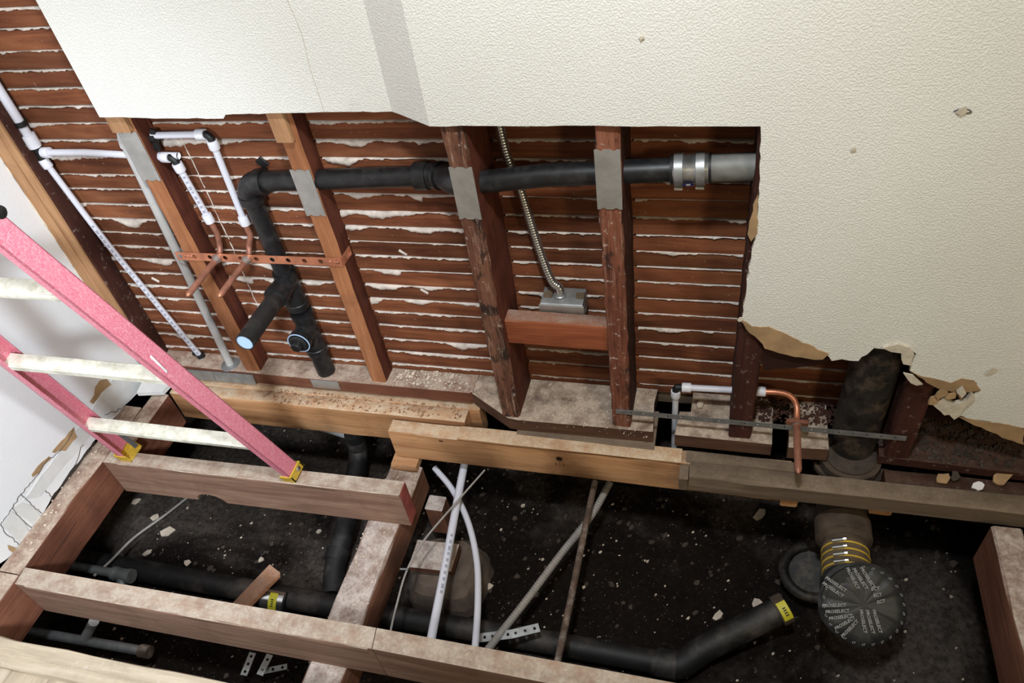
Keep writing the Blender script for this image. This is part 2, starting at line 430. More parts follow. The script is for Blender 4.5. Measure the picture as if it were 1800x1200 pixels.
# brown paper layers bared by the tearing, each a thin sheet just behind the paint
def sheet(name, pts, Y, mat, parent, th=.003):
    l = [U(x, y, Y=Y) for x, y in pts]
    return O(name, MB().prism(rag(l + [l[0]], .012, .0022)[:-1], (0, th, 0)), mat, parent, smooth=False)
sheet('torn_paper', ((1300, 562), (1322, 573), (1352, 575), (1402, 598), (1456, 622), (1446, 632), (1418, 630), (1396, 628), (1370, 620), (1345, 612), (1334, 598), (1318, 585)), FY - .002, M['paper'], wb)
sheet('torn_paper', ((1335, 330), (1331, 410), (1322, 424), (1316, 412), (1318, 390), (1324, 360), (1329, 345)), FY - .0005, M['paper'], wb)
sheet('torn_paper', ((1598, 650), (1622, 661), (1650, 668), (1672, 674), (1690, 666), (1714, 668), (1724, 686), (1700, 690), (1690, 702), (1676, 690), (1650, 684), (1630, 672)), FY - .001, M['paper'], wb)
sheet('torn_paper', ((1680, 731), (1712, 738), (1752, 744), (1800, 752), (1800, 782), (1762, 768), (1724, 752), (1700, 742)), FY - .001, M['paper'], wb)
sheet('gypsum_crumb', ((1552, 612), (1578, 606), (1598, 611), (1606, 624), (1602, 642), (1588, 640), (1584, 622), (1566, 618)), FY - .006, M['gyp'], wb, .008)
sheet('gypsum_crumb', ((1640, 712), (1660, 700), (1676, 712), (1700, 704), (1708, 692), (1714, 700), (1696, 716), (1684, 732), (1676, 738), (1668, 728), (1660, 730)), FY - .008, M['gyp'], wb, .012)
sheet('gypsum_crumb', ((1588, 656), (1604, 660), (1622, 676), (1610, 678), (1596, 668)), FY - .008, M['gyp'], wb, .004)
sheet('gypsum_crumb', ((1682, 690), (1692, 682), (1698, 692), (1690, 700)), FY - .01, M['gyp'], wb, .008)
for q in ((1640, 702), (1655, 690), (1672, 694)):
    vs, fs = flake(U(*q, Y=FY - .004), .016, 8, .006, (0.2, -1, .2)); O('gypsum_crumb', MB().add(vs, fs), M['paper'], wb, smooth=False)
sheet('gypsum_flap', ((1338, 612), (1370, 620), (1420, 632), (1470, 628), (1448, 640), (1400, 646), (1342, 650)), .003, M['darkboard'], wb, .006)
for q, s_ in (((1692, 196), .012), ((1742, 652), .014), ((1500, 262), .006), ((1128, 66), .006), ((1302, 560), .012)):   # scuffs and gouges in the paint
    vs, fs = flake(U(*q, Y=FY - .0015), s_, 8, .0025, (0, -1, 0)); O('paint_gouge', MB().add(vs, fs), M['gyp'], wb, smooth=False)
def scribe(name, pts, Y, r, mat, parent): return O(name, MB().tube(spl([U(x, y, Y=Y) for x, y in pts], 4), r, 5), mat, parent)
scribe('pencil_mark', ((1676, 196), (1684, 193), (1692, 196), (1700, 192), (1708, 197), (1700, 199), (1690, 199), (1680, 197)), FY - .0016, .0007, M['ink'], wb)
scribe('paint_crack', ((505, 0), (530, 60), (545, 120), (560, 165), (570, 198)), LY - .0001, .0003, M['paper'], wb)
# the plaster-and-lath back of the wall, seen from behind
LATH = .14
Zs = [1.27, 1.225, 1.18, 1.14, 1.1, 1.057, 1.013, .962, .916, .872, .826, .783, .737, .692, .640, .597, .548, .502, .457, .412, .367, .317, .268, .221, .17, .118, .07, .016]
wr = struct(O('wall_rear', MB().box((XL - .1, LATH + .0085, -.02), (1.5, LATH + .03, ZC)), M['plaster'], smooth=False))
joints = [[-1.69, -.915, -.21, .78], [-1.69, -.505, .08, .78], [-1.69, -1.32, -.21, .78], [-1.69, -.915, .08, .78], [-1.69, -.505, .44, .78]]
for i in range(len(Zs) - 1):
    zt, z0 = Zs[i] - .0025, Zs[i + 1] + .0035
    jj = joints[i % 5]
    for a, b in zip(jj, jj[1:]):
        dz = random.uniform(-.0015, .0015); sk = random.uniform(-.002, .002)
        O('lath', MB().board((a + .001, LATH + random.uniform(-.001, .001), z0 + dz), (b - a - .002, 0, sk), (0, .0075, 0), (0, 0, zt - z0), .001, .0009, .045), M['lath'], wr)
O('lath', MB().board((-1.69, LATH, -.012), (2.47, 0, 0), (0, .0075, 0), (0, 0, .024), .001, .001, .05), M['lath'], wr)
gi = 0
for i, z in enumerate(Zs[1:]):
    for a, b in ((-1.68, -1.35), (-1.30, -.945), (-.89, -.535), (-.475, -.24), (-.18, .052), (.108, .40)):
        rs = random.Random(i * 31 + int(a * 100)); amp = rs.choice([.001, .003, .004, .006, .011, .018, .022]); sd = rs.random() * 50
        if a > -.5: amp *= .7
        if a > .1: amp *= .3
        n = int((b - a) / .0045); mb = MB(); vs = []; fs = []
        for k in range(n + 1):
            x = a + (b - a) * k / n
            h = (.003 if a < -.2 else .0015) + amp * max(0, vn(x * 11, sd) * 1.6 + .3) ** 1.4 + .004 * vn(x * 48, sd + 3) + .0045 * vn(x * 140, sd + 4)
            if vn(x * 5, sd + 9) < -.33: h *= .25
            h = max(.0015, h); pr = min(.006, .002 + h * .3) * (1 + .5 * vn(x * 60, sd + 5))
            zt = z + .002 + .0008 * vn(x * 50, sd + 6)
            vs += [(x, LATH + .006, zt), (x, LATH - pr * .55, zt - .0005), (x, LATH - pr, zt - h * .45), (x, LATH - pr * .8, zt - h * .85), (x, LATH + .001, zt - h)]
        for k in range(n):
            for q in range(4):
                p = k * 5 + q; fs.append((p, p + 1, p + 6, p + 5))
        O('plaster_key', mb.add(vs, [f[::-1] for f in fs]), M['plaster'], wr, ang=1.2)
O('backing_board', MB().board((.468, .122, -.01), (.5, 0, 0), (0, .012, 0), (0, 0, .33), .002, .001), M['darkboard'], wr)
# chalky drips on the laths
for p0, p1 in (((318, 240), (360, 330)), ((362, 335), (402, 420)), ((404, 425), (432, 490)), ((434, 494), (462, 556))):
    n = 10; pts = [U(p0[0] + (p1[0] - p0[0]) * k / n + random.uniform(-1, 1), p0[1] + (p1[1] - p0[1]) * k / n, Y=LATH - .0015) for k in range(n + 1)]
    O('plaster_drip', MB().tube(pts, [random.uniform(.0006, .0018) for _ in pts], 5), M['plaster'], wr)
for q in ((738, 510), (700, 442), (1010, 560), (266, 490)):
    a = U(*q, Y=LATH - .002); O('plaster_splash', MB().board(a, (.018, 0, -.014), (.004, 0, .006), (0, .003, 0), .001, .001), M['plaster'], wr)
# left wall: painted sheet, filler strip along its foot, bared paper
def pl(x, y, X=XL): return U(x, y, X=X)
lwy = .062
foot = [pl(x, y) for x, y in ((262, 655), (243, 690), (224, 708), (200, 735), (170, 770), (118, 836), (90, 875), (72, 912), (60, 938), (50, 956), (35, 964), (0, 990))]
fz = []
for a, b in zip(foot, foot[1:]):
    n = max(1, int((b - a).length / .014))
    fz += [a.lerp(b, i / n) + V((0, 0, random.uniform(-.0025, .0025) if i else 0)) for i in range(n)]
wl_out = [V((XL, lwy, ZC)), V((XL, lwy, .03))] + fz + [foot[-1], V((XL, -3.0, -.05)), V((XL, -3.0, ZC))]
wl = struct(O('wall_left', prism2(MB(), wl_out, (-.0125, 0, 0)), [M['lwall'], M['gyp']], smooth=False))
def lsheet(name, pts, mat, off=.0015, th=.0015, amp=.002):
    l = [pl(x, y, XL + off) for x, y in pts]
    out = []
    for a, b in zip(l, l[1:] + l[:1]):
        n = max(1, int((b - a).length / .015))
        for i in range(n):
            q = a.lerp(b, i / n); out.append(q + (V((0, random.uniform(-amp, amp), random.uniform(-amp, amp))) if i else V((0, 0, 0))))
    return O(name, MB().prism(out, (-th, 0, 0)), mat, wl, smooth=False)
lsheet('filler_strip', ((205, 655), (262, 655), (240, 690), (212, 718), (160, 765), (118, 812), (72, 872), (40, 880), (100, 800), (150, 735)), M['patch'])
lsheet('filler_strip', ((38, 884), (60, 888), (70, 905), (75, 918), (62, 926), (48, 912), (36, 905), (22, 892)), M['patch'], .0022)
lsheet('filler_strip', ((20, 898), (36, 910), (48, 928), (60, 945), (46, 956), (34, 952), (18, 938), (2, 922)), M['patch'], .003)
lsheet('bared_paper', ((130, 752), (136, 768), (120, 786), (116, 792), (104, 792), (96, 796), (92, 794), (108, 775)), M['paper'], .002)
lsheet('bared_paper', ((176, 668), (188, 666), (196, 676), (178, 690), (172, 700), (164, 710), (158, 706), (166, 694), (168, 680)), M['paper'], .002)
lsheet('bared_paper', ((66, 820), (82, 806), (86, 802), (90, 806), (76, 818), (70, 830), (58, 838), (56, 834)), M['paper'], .002)
lsheet('bared_paper', ((14, 958), (26, 962), (34, 968), (28, 974), (16, 966)), M['paper'], .0035)
def lcrack(pts): return O('crack', MB().tube([pl(q.x + random.uniform(-1.6, 1.6), q.y + random.uniform(-1.6, 1.6), XL + .0028) for q in spl([V((x, y, 0)) for x, y in pts], 4)], .0007, 5), M['chipd'], wl)
lcrack(((130, 750), (120, 774), (98, 798), (86, 806), (72, 826), (52, 850), (42, 862), (34, 872), (22, 892), (8, 912), (0, 922)))
lcrack(((36, 868), (46, 878), (60, 890), (72, 902))); lcrack(((22, 892), (34, 908), (48, 922), (62, 930)))
lcrack(((0, 922), (10, 936), (24, 948), (36, 958))); lcrack(((80, 862), (86, 868), (94, 878))); lcrack(((146, 780), (136, 806), (130, 820)))
lcrack(((212, 718), (204, 722), (196, 724), (186, 730)))
# broken gypsum lip and dark gap at the wall foot
lsheet('gypsum_lip', ((168, 776), (160, 792), (120, 842), (92, 878), (66, 914), (60, 926), (56, 922), (80, 888), (110, 846), (150, 794)), M['chipd'], -.006, .004)
O('corner_tear', MB().tube(rag([V((XL - .004, lwy + .002, .9)), V((XL - .004, lwy + .002, .05))], .02, .003), .006, 6), M['gyp'], wl)
# outer shell of the room beyond the frame
struct(O('ceiling', MB().box((XL - .1, -3.0, ZC), (1.6, .2, ZC + .05)), M['ceil'], smooth=False))
struct(O('wall_right', MB().box((1.5, -3.0, -.06), (1.55, .2, ZC)), M['wall'], smooth=False))
struct(O('wall_front', MB().box((XL - .1, -3.05, -.06), (1.55, -3.0, ZC)), M['wall'], smooth=False))
# ground of the crawl space
gm = MB(); nx, ny = 150, 110; gx0, gx1, gy0, gy1 = -2.3, 1.3, -1.6, 1.0
def gz(x, y):
    h = -.5 + .022 * noise.noise(V((x * 2.2, y * 2.2, 3))) + .010 * noise.noise(V((x * 9, y * 9, 1))) + .006 * noise.noise(V((x * 30, y * 30, 5)))
    d = math.hypot((x - .62) / .16, (y + .05) / .5); h += .10 * max(0, 1 - d) ** .7 if d < 1 else 0
    return h
gv = [(gx0 + (gx1 - gx0) * i / nx, gy0 + (gy1 - gy0) * j / ny, 0) for j in range(ny + 1) for i in range(nx + 1)]
gv = [(x, y, gz(x, y)) for x, y, _ in gv]
gm.add(gv, [(j * (nx + 1) + i, j * (nx + 1) + i + 1, (j + 1) * (nx + 1) + i + 1, (j + 1) * (nx + 1) + i) for j in range(ny) for i in range(nx)])
gr = struct(O('ground', gm, M['soil'], ang=3.0))
fw = MB().box((-2.35, -1.65, -.7), (-2.3, 1.05, -.02)); fw.box((1.3, -1.65, -.7), (1.35, 1.05, -.02)); fw.box((-2.35, 1.0, -.7), (1.35, 1.05, -.02)); fw.box((-2.35, -1.65, -.7), (1.35, -1.6, -.02))
struct(O('wall_foundation', fw, M['concrete'], smooth=False))
# subfloor: the neighbouring room's deck and the deck under the camera
fl = struct(O('floor', MB().box((XL, -3.0, -.075), (1.5, -.86, -.05)), W('floorw', 'Y'), smooth=False))
fx = -1.715
for k in range(13):
    wdt = (.062, .118, .055, .105, .09, .11, .07, .115, .1, .09, .11, .1, .09)[k]
    O('plank', MB().board((fx, -1.35, -.05), (0, .545, 0), (wdt - .003, 0, 0), (0, 0, .014), .0015, .001, .08), W('floorw', 'Y'), fl); fx += wdt
struct(O('floor_beyond', MB().box((XL - .6, .15, -.06), (1.3, 1.0, -.02)), W('grey', 'X'), smooth=False))
struct(O('floor_right', MB().box((.72, -.86, -.075), (1.5, .0, -.05)), W('floorw', 'X'), smooth=False))
struct(O('trim_1', MB().board((-1.715, -.842, -.052), (1.06, 0, 0), (0, .062, 0), (0, 0, .036), .004, .0025), W('floorw', 'X')))
# ------------------------------------------------------------------ wall framing
def stud(x0, x1, y0, y1, z0, z1, mat, label, name='wall_stud', rough=.0012):
    mb = MB().board((x0, y0, z0), (0, 0, z1 - z0), (x1 - x0, 0, 0), (0, y1 - y0, 0), .004, rough, .035)
    o = O(name, mb, mat)
    if isinstance(mat, list):
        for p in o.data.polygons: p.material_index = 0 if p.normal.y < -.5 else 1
    return tag(o, label, 'stud', 'wall studs')
LS = .08
sA = stud(-1.35, -1.302, LS, LATH - .001, 0, 1.3, [W('fir', 'Z'), W('redstud', 'Z')], 'orange-brown wooden stud carrying the left end of the copper strap')
sB = stud(-.939, -.893, LS, LATH - .001, 0, 1.3, [W('fir', 'Z'), W('redstud', 'Z')], 'orange-brown wooden stud carrying the right end of the copper strap')
sC = stud(-.529, -.480, 0, LATH - .001, 0, 1.3, [M['studC'], W('redstud', 'Z')], 'charred dark wooden stud left of the flexible conduit', rough=.0026)
sD = stud(-.234, -.187, 0, LATH - .001, 0, 1.3, [M['studD'], W('olddark', 'Z')], 'paint-flecked red-brown stud right of the flexible conduit', rough=.002)
sE = stud(.053, .106, 0, LATH - .001, 0, .9, W('olddark', 'Z'), 'dark stud below the torn drywall corner, with a white tube passing through')
sF = stud(.412, .465, 0, LATH - .001, -.02, .8, W('olddark', 'Z'), 'dark stud half hidden right of the cast-iron stack')
# corner stud against the left wall, with a paler furring strip on its face
cs = T('corner_stud', (-1.69, .1, 0), 'dark corner stud with pale brown strip beside the left wall', 'stud')
O('post', MB().board((-1.716, .075, 0), (0, 0, 1.6), (.058, 0, 0), (0, .064, 0), .003, .001), W('olddark', 'Z'), cs)
O('edge_strip', MB().board((-1.719, .062, .02), (0, 0, 1.58), (.034, 0, 0), (0, .0125, 0), .0015, .0008), W('pale', 'Z'), cs)
O('edge_strip', MB().board((-1.684, .065, .02), (0, 0, 1.58), (.024, 0, 0), (0, .0095, 0), .0015, .0008), W('pale', 'Z'), cs)
for x0, x1, lab, zz in ((-1.352, -1.303, 'pale wooden spacer at the head of the left nail-plated stud', .80), (-.941, -.900, 'pale wooden spacer under the drywall edge above the angled nail plate', .775)):
    tag(O('wood_spacer', MB().board((x0, LS - .016, zz), (0, 0, .33), (x1 - x0, 0, 0), (0, .0155, 0), .002, .0006), W('pale', 'Z')), lab, 'spacer', 'wood spacers')
# nail plates
def nplate(x0, x1, z0, z1, y, label, shear=0.):
    mb = MB(); n = 8; top = []; bot = []
    for k in range(n + 1):
        t = k / n; d = .004 if k in (2, 6) else 0
        top.append(V((x0 + (x1 - x0) * t, y, z1 - d))); bot.append(V((x0 + (x1 - x0) * t, y, z0 + d)))
    mb.prism(top + bot[::-1], (0, .0018, 0))
    mb.box((x0, y - .0002, z0), (x0 + .002, y + .0018, z1))
    return tag(O('nail_plate', mb, M['plate_steel'], smooth=False), label, 'metal plate', 'nail plates')
nplate(-1.351, -1.300, .665, .795, LS - .003, 'steel nail plate on the stud beside the white tube fittings')
nplate(-.943, -.893, .575, .700, LS - .003, 'steel nail plate on the stud right of the black elbow')
nplate(-.529, -.480, .635, .760, -.0025, 'steel nail plate on the charred stud')
nplate(-.236, -.187, .668, .800, -.0025, 'darker grey nail plate on the stud right of the flexible conduit')
# bottom plates
def xy(x, y): q = U(x, y, Z=0); return (q.x, q.y)
def plate(name, pts, label, z0=-.042, z1=0., mat='plate', cat='plate', group='bottom plates'):
    mb = MB().prism([V((x, y, z1)) for x, y in pts], (0, 0, z0 - z1))
    o = O(name, mb, W(mat, 'X'), smooth=False); return tag(o, label, cat, group)
plate('bottom_plate', [(-1.66, .078), (-1.25, .07), (-.64, .068), (-.63, .075), (-.63, LATH - .002), (-1.66, LATH - .002)], 'reddish bottom plate under the copper-strapped studs, strewn with sawdust')
plate('bottom_plate', [(-.632, .068), xy(893, 735), xy(910, 738), xy(1148, 759), xy(1150, 708), (-.132, LATH - .002), (-.628, LATH - .002)], 'dusty bottom plate with a slanted cut under the charred stud', mat='oldplate')
plate('bottom_plate', [xy(1186, 764), xy(1357, 781), (.16, LATH - .002), (-.04, LATH - .002), (-.042, .07), (-.07, .068)], 'dusty plate block under the stud with the white tube through it', mat='oldplate')
plate('bottom_plate', [xy(1386, 786), xy(1457, 790), (.286, LATH - .002), (.2, LATH - .002)], 'short dark plate block behind the copper stub on the right', mat='oldplate')
plate('bottom_plate', [(.40, .0), (.70, -.01), (.95, .0), (.95, LATH - .002), (.41, LATH - .002)], 'dark debris-covered plate right of the cast-iron stack', -.045, -.02, 'olddark')
tag(O('sub_plate', MB().board((-.49, -.026, -.0525), (.365, -.004, 0), (0, .13, 0), (0, 0, .010), .002, .001), W('grey', 'X')), 'thin grey board under the slant-cut bottom plate', 'board')
tag(O('steel_shoe', MB().board((-1.128, .0655, -.034), (.088, 0, 0), (0, .0025, 0), (0, 0, .034), .0006, .0002), M['plate_steel']), 'bare steel strap plate on the bottom plate edge below the drain stub', 'metal plate')
gs = T('metal_flashing', (-1.42, .066, -.03), 'cracked grey flashing along the plate front behind the ladder', 'flashing')
for a, b in ((-1.60, -1.462), (-1.460, -1.322)):
    O('sheet', MB().board((a, .062, -.040), (b - a, 0, -.001), (0, .003, 0), (0, .004, .036), .0006, .0006), M['galv'], gs)
# blocking between the two old studs
tag(O('wood_blocking', MB().board((-.479, .018, .256), (.244, 0, -.004), (0, .042, 0), (0, 0, .076), .003, .0012), W('block', 'X')), 'short red-brown blocking between two studs under the conduit box', 'blocking')
# ------------------------------------------------------------------ floor framing
JT, JB = -.05, -.19
def jboard(name, o, L, Wd, H, kind, axis, label, cat='joist', group='floor timbers', **k):
    return tag(O(name, MB().board(o, L, Wd, H, k.pop('ch', .004), k.pop('jit', .0015), **k), W(kind, axis)), label, cat, group)
jboard('floor_beam', (-.875, -1.2, -.30), (0, 1.14, 0), (.095, 0, 0), (0, 0, .109), 'brown', 'Y', 'dusty square girder running under the joists away from the camera', 'beam', ch=.006)
# ladder joist with a notch burnt into its lower edge
lj = T('floor_joist', (-1.2, -.24, JB), 'timber joist carrying both feet of the pink ladder', 'joist', 'floor timbers')
L0, L1 = V((-1.652, -.266, JB)), V((-.748, -.252, JB)); Lv = L1 - L0
xs = [(-1.652, 0), (-1.405, 0), (-1.40, .018), (-1.385, .030), (-1.36, .034), (-1.335, .028), (-1.318, .014), (-1.31, 0), (-.748, 0)]
out = [V((x, L0.y + Lv.y * (x + 1.652) / .904, JB + d)) for x, d in xs] + [V((-.748, L1.y, JT)), V((-1.652, L0.y, JT))]
O('timber', MB().prism(out, (0, .043, 0)), W('joist', 'X'), lj, smooth=False)
O('top_strip', MB().board((-1.60, -.2675, JT - .012), (.85, .0135, 0), (0, .004, 0), (0, 0, .013), .001, .001), W('joist', 'X'), lj)
O('red_end', MB().board((-.7478, -.250, JB + .004), (0, 0, .134), (.0015, 0, 0), (0, .04, 0), .0004, .0003), simple('red_end_paint', srgb(150, 72, 62), .8, var=.3, scale=30), lj)
# front joist (two lengths butted over the girder)
b0, b1 = U(44, 997, Z=JT), U(661, 1103, Z=JT); c0, c1 = U(26, 1026, Z=JT), U(653, 1140, Z=JT)
def jquad(name, a, b, c, d, kind, label):
    mb = MB().prism([a, b, c, d], (0, 0, JB - JT)); return tag(O(name, mb, W(kind, 'X'), smooth=False), label, 'joist', 'floor timbers')
e0 = U(900, 1148, Z=JT); f0 = U(900, 1193, Z=JT); dv = (e0 - b1).normalized()
fj = jquad('floor_joist', b0, b1, c1, c0, 'joist', 'pale joist across the lower left with a worn dusty top')
O('worn_edge', MB().board(c0 + V((.03, -.003, -.012)), (c1 - c0) * .96, (0, .004, 0), (0, 0, .0125), .001, .001), W('joist', 'X'), fj)
fj2 = jquad('floor_joist', b1 + V((.002, 0, 0)), b1 + V((1.45, -.012, 0)), c1 + V((1.45, -.015, 0)), c1 + V((.002, 0, 0)), 'joist', 'pale joist running out of the bottom edge, butted to its neighbour')
kn = U(824, 1152, Z=JT + .0005); O('nail_ring', MB().lathe(kn, (0, 0, 1), [(-.002, .013), (.0008, .013), (.0008, .0115), (-.002, .0115)], 20), W('brown', 'X'), fj2)
# header beside the wall
hd = T('floor_joist', (-.4, -.03, -.165), 'long clean header joist stamped with a round lumber mark', 'joist', 'floor timbers')
O('timber', MB().board((-.853, -.053, -.165), (1.06, -.006, 0), (0, .046, 0), (0, 0, .112), .003, .001), W('newfir', 'X'), hd)
O('top_board', MB().board((-.648, -.058, -.052), (.592, -.002, 0), (0, .045, 0), (0, 0, .008), .002, .0008), W('newfir', 'X'), hd)
st = U(983, 806, Y=-.0595); mkr = []
mb = MB().lathe(st, (0, -1, 0), [(0, .0085), (.0004, .0085), (.0004, .0077), (0, .0077)], 18)
mb.lathe(st, (0, -1, 0), [(0, .0048), (.0004, .0048), (.0004, .0038), (0, .0038)], 12)
for i in range(3):
    for j in range(3):
        mb.box((st.x - .013 + j * .010, st.y - .0006, st.z - .017 - i * .007), (st.x - .013 + j * .010 + (.005 if (i + j) % 2 else .003), st.y + .0004, st.z - .0155 - i * .007))
O('lumber_stamp', mb, simple('stamp_ink', srgb(84, 56, 36), .8, var=.1), hd, smooth=False)
for q, r_ in (((1052, 833), .007), ((775, 775), .004)):
    kc = U(*q, Y=-.0545); O('knot', MB().add([kc + V((r_ * 1.7 * math.cos(a), -.0002, r_ * math.sin(a))) for a in [2 * math.pi * k / 16 for k in range(16)]], [tuple(range(16))]), simple('knot_wood', srgb(96, 56, 34), .8, var=.3, scale=90), hd, smooth=False)
tag(O('wood_shim', MB().board((-.862, -.085, -.19), (.075, .004, 0), (0, .05, 0), (0, 0, .0255), .003, .003, .02), W('pale', 'X')), 'broken pale shim between the header end and the girder', 'shim')
# beam behind, below the left bottom plate
bj = T('floor_joist', (-1.1, .03, -.16), 'dust-topped joist below the copper-strapped studs', 'joist', 'floor timbers')
O('timber', MB().board((-1.60, .006, -.165), (.955, -.0, 0), (0, .044, 0), (0, 0, .115), .003, .001), W('newfir', 'X'), bj)
O('back_ply', MB().board((-1.60, .051, -.155), (.985, 0, 0), (0, .04, 0), (0, 0, .103), .003, .001), W('newfir', 'X'), bj)
jboard('floor_joist', (-1.655, -.20, -.185), (0, .20, 0), (.055, 0, 0), (0, 0, .135), 'plate', 'Y', 'short trimmer along the left wall behind the ladder foot', cat='joist')
lg = jboard('ledger', (-1.722, -.62, JB), (0, .56, 0), (.064, 0, 0), (0, 0, .14), 'plate', 'Y', 'reddish ledger timber at the foot of the left wall', 'ledger')
jboard('ledger', (-1.716, -.76, JB), (0, .137, 0), (.066, 0, 0), (0, 0, .14), 'plate', 'Y', 'stub of ledger at the lower left picture corner', 'ledger')
O('crack', MB().board((-1.6585, -.56, -.115), (0, .40, .02), (.0012, 0, 0), (0, 0, .003), .0003, .0006), W('olddark', 'Y'), lg)
# right-hand timbers
jboard('floor_beam', (-.034, -.106, -.095), (.86, .002, 0), (0, .05, 0), (0, 0, .055), 'grey', 'X', 'weathered grey timber lying in front of the cast-iron stack', 'beam')
jboard('floor_board', (-.045, -.05, -.066), (.27, -.006, 0), (0, .035, 0), (0, 0, .02), 'grey', 'X', 'narrow grey board behind the weathered timber', 'board')
jboard('floor_board', (-.058, -.106, -.098), (.022, 0, 0), (0, .045, 0), (0, 0, .052), 'grey', 'Y', 'small grey end block against the weathered timber', 'block')
jboard('floor_board', (.415, -.056, -.085), (.42, .002, 0), (0, .046, 0), (0, 0, .034), 'olddark', 'X', 'dark rubbish-covered board between the stack plate and the weathered timber', 'board')
jboard('floor_joist', (.62, -1.0, JB), (0, .86, 0), (.06, 0, 0), (0, 0, .14), 'brown', 'Y', 'dark joist running down the right picture edge')
jboard('cripple_post', (.186, -.095, -.13), (0, .10, 0), (.040, 0, 0), (0, 0, .033), 'newfir', 'Y', 'small sawn block end under the weathered timber, left of the taped pipe', 'block', None)
jboard('cripple_post', (.388, -.085, -.135), (0, .10, 0), (.05, 0, 0), (0, 0, .039), 'newfir', 'Y', 'small sawn block end under the weathered timber, right of the taped pipe', 'block', None)
tag(O('wood_stick', MB().board(U(474, 1000, Z=-.375), (-.13, -.115, -.10), (.045, -.02, 0), (0, .008, .014), .002, .001), W('fir', 'X')), 'short sawn stick leaning over the black ground pipe', 'stick')
tag(O('board_scrap', MB().prism([U(x, y, Z=-.02) for x, y in ((240, 690), (285, 688), (300, 672), (276, 656), (256, 658))], (0, 0, -.014)), [M['patch']], smooth=False), 'white-faced board scrap wedged at the foot of the left wall', 'scrap')
# ------------------------------------------------------------------ black drain assembly
DX, DY, RP = -1.092, .1045, .0235
dr = T('drain_pipe', (DX, DY, 0), 'black plastic drain with elbow, tee arm and cleanout, running right to the steel coupling', 'pipe')
H0 = V((DX, DY, .652))
xj = -.60
hl = lambda x: .648 + (x - DX) * .05          # left run climbs gently
O('vertical_pipe', MB().tube([(DX, DY, .62), (DX, DY, .37)], RP, 24), M['black'], dr)
e = MB(); e.tube([(DX, DY, .60)] + arc((DX + .038, DY, .610), (-.038, 0, 0), (0, 0, .038), 8) + [(DX + .052, DY, .649)], .0285, 24)
e.lathe((DX, DY, .594), (0, 0, 1), [(0, .029), (0, .0312), (.02, .0312), (.02, .029)]); e.lathe((DX + .05, DY, .649), (1, 0, .05), [(-.018, .029), (-.018, .0312), (.004, .0312), (.004, .029)])
O('elbow', e, M['black'], dr)
O('horizontal_pipe', MB().tube([(DX + .04, DY, hl(DX + .04)), (xj - .04, DY, hl(xj - .04))], RP, 24), M['black'], dr)
q0, q1 = V((xj - .05, DY, hl(xj - .05))), V((xj + .005, DY - .002, hl(xj) + .001)); q2 = V((-.545, .062, .684)); q3 = V((-.50, .047, .692))
O('offset_bend', MB().tube(spl([q0, q1, q2, q3], 6), .0285, 24).lathe(q0 - V((.004, 0, 0)), (1, 0, .05), [(0, .029), (0, .0315), (.03, .0315), (.03, .029)]).lathe(q1 - V((.006, -.002, 0)), (.8, -.5, .1), [(0, .0285), (0, .0312), (.012, .0312), (.012, .0285)]), M['black'], dr)
hr = lambda x: .714 + (x + .345) * .062
O('horizontal_pipe', MB().tube([(-.53, .047, hl(-.53) + .012), (-.345, .045, .714), (-.09, .045, hr(-.09))], RP, 24), M['black'], dr)
O('pipe_strap', MB().board((-1.062, .128, .688), (.016, 0, -.02), (.018, 0, .014), (0, .004, 0), .001, .0005), M['rubber'], dr)
t = MB(); t.lathe((DX, DY, .255), (0, 0, 1), [(0, RP), (0, .031), (.018, .031), (.02, .0285), (.098, .0285), (.1, .031), (.122, .031), (.122, RP)], 28)
t.lathe((DX, DY, .345), (0, -1, .035), [(0, .0285), (.05, .0285), (.052, .0312), (.072, .0312), (.072, RP)], 28)
O('tee', t, M['black'], dr)
arm = MB(); a0, a1 = V((DX, DY - .06, .345)), V((DX, -.135, .350)); arm.tube([a0, a1], RP, 28, caps=False); ad = (a1 - a0).normalized()
arm.lathe(a1 - ad * .03, ad, [(.03, RP), (.03, RP - .0035), (0, RP - .0035), (0, 0)], 28)
ao = O('drain_arm', arm, M['blackd'], dr)
O('pipe_lining', MB().lathe(a1 - ad * .024, ad, [(.0242, RP - .0025), (.0242, RP - .0045), (0, RP - .0045), (0, 0)], 28), M['blue'], ao)
c = MB(); c.lathe((DX, DY, .085), (0, 0, 1), [(0, RP), (0, .031), (.018, .031), (.02, .0285), (.13, .0285), (.132, .0312), (.15, .0312), (.15, RP)], 28)
c.lathe((DX, DY, .175), (0, -1, 0), [(0, .0285), (.04, .0285), (.042, .032), (.062, .032), (.062, .027), (.055, .027), (.055, 0)], 28)
O('cleanout_tee', c, M['black'], dr)
pl_ = O('cleanout_plug', MB().lathe((DX, DY - .05, .175), (0, -1, 0), [(0, .0265), (.016, .0265), (.018, .024), (.018, .014)], 24).lathe((DX, DY - .066, .175), (0, -1, 0), [(0, .0165), (.016, .0155), (.018, .013)], 6), M['black'], dr)
O('plug_ring', MB().lathe((DX, DY - .0605, .175), (0, -1, 0), [(0, .0325), (.002, .0325), (.002, .030), (0, .030)], 28), M['blue'], pl_)
O('floor_stub', MB().tube([(DX, DY, .1), (DX, DY, -.04)], .0265, 24), M['black'], dr)
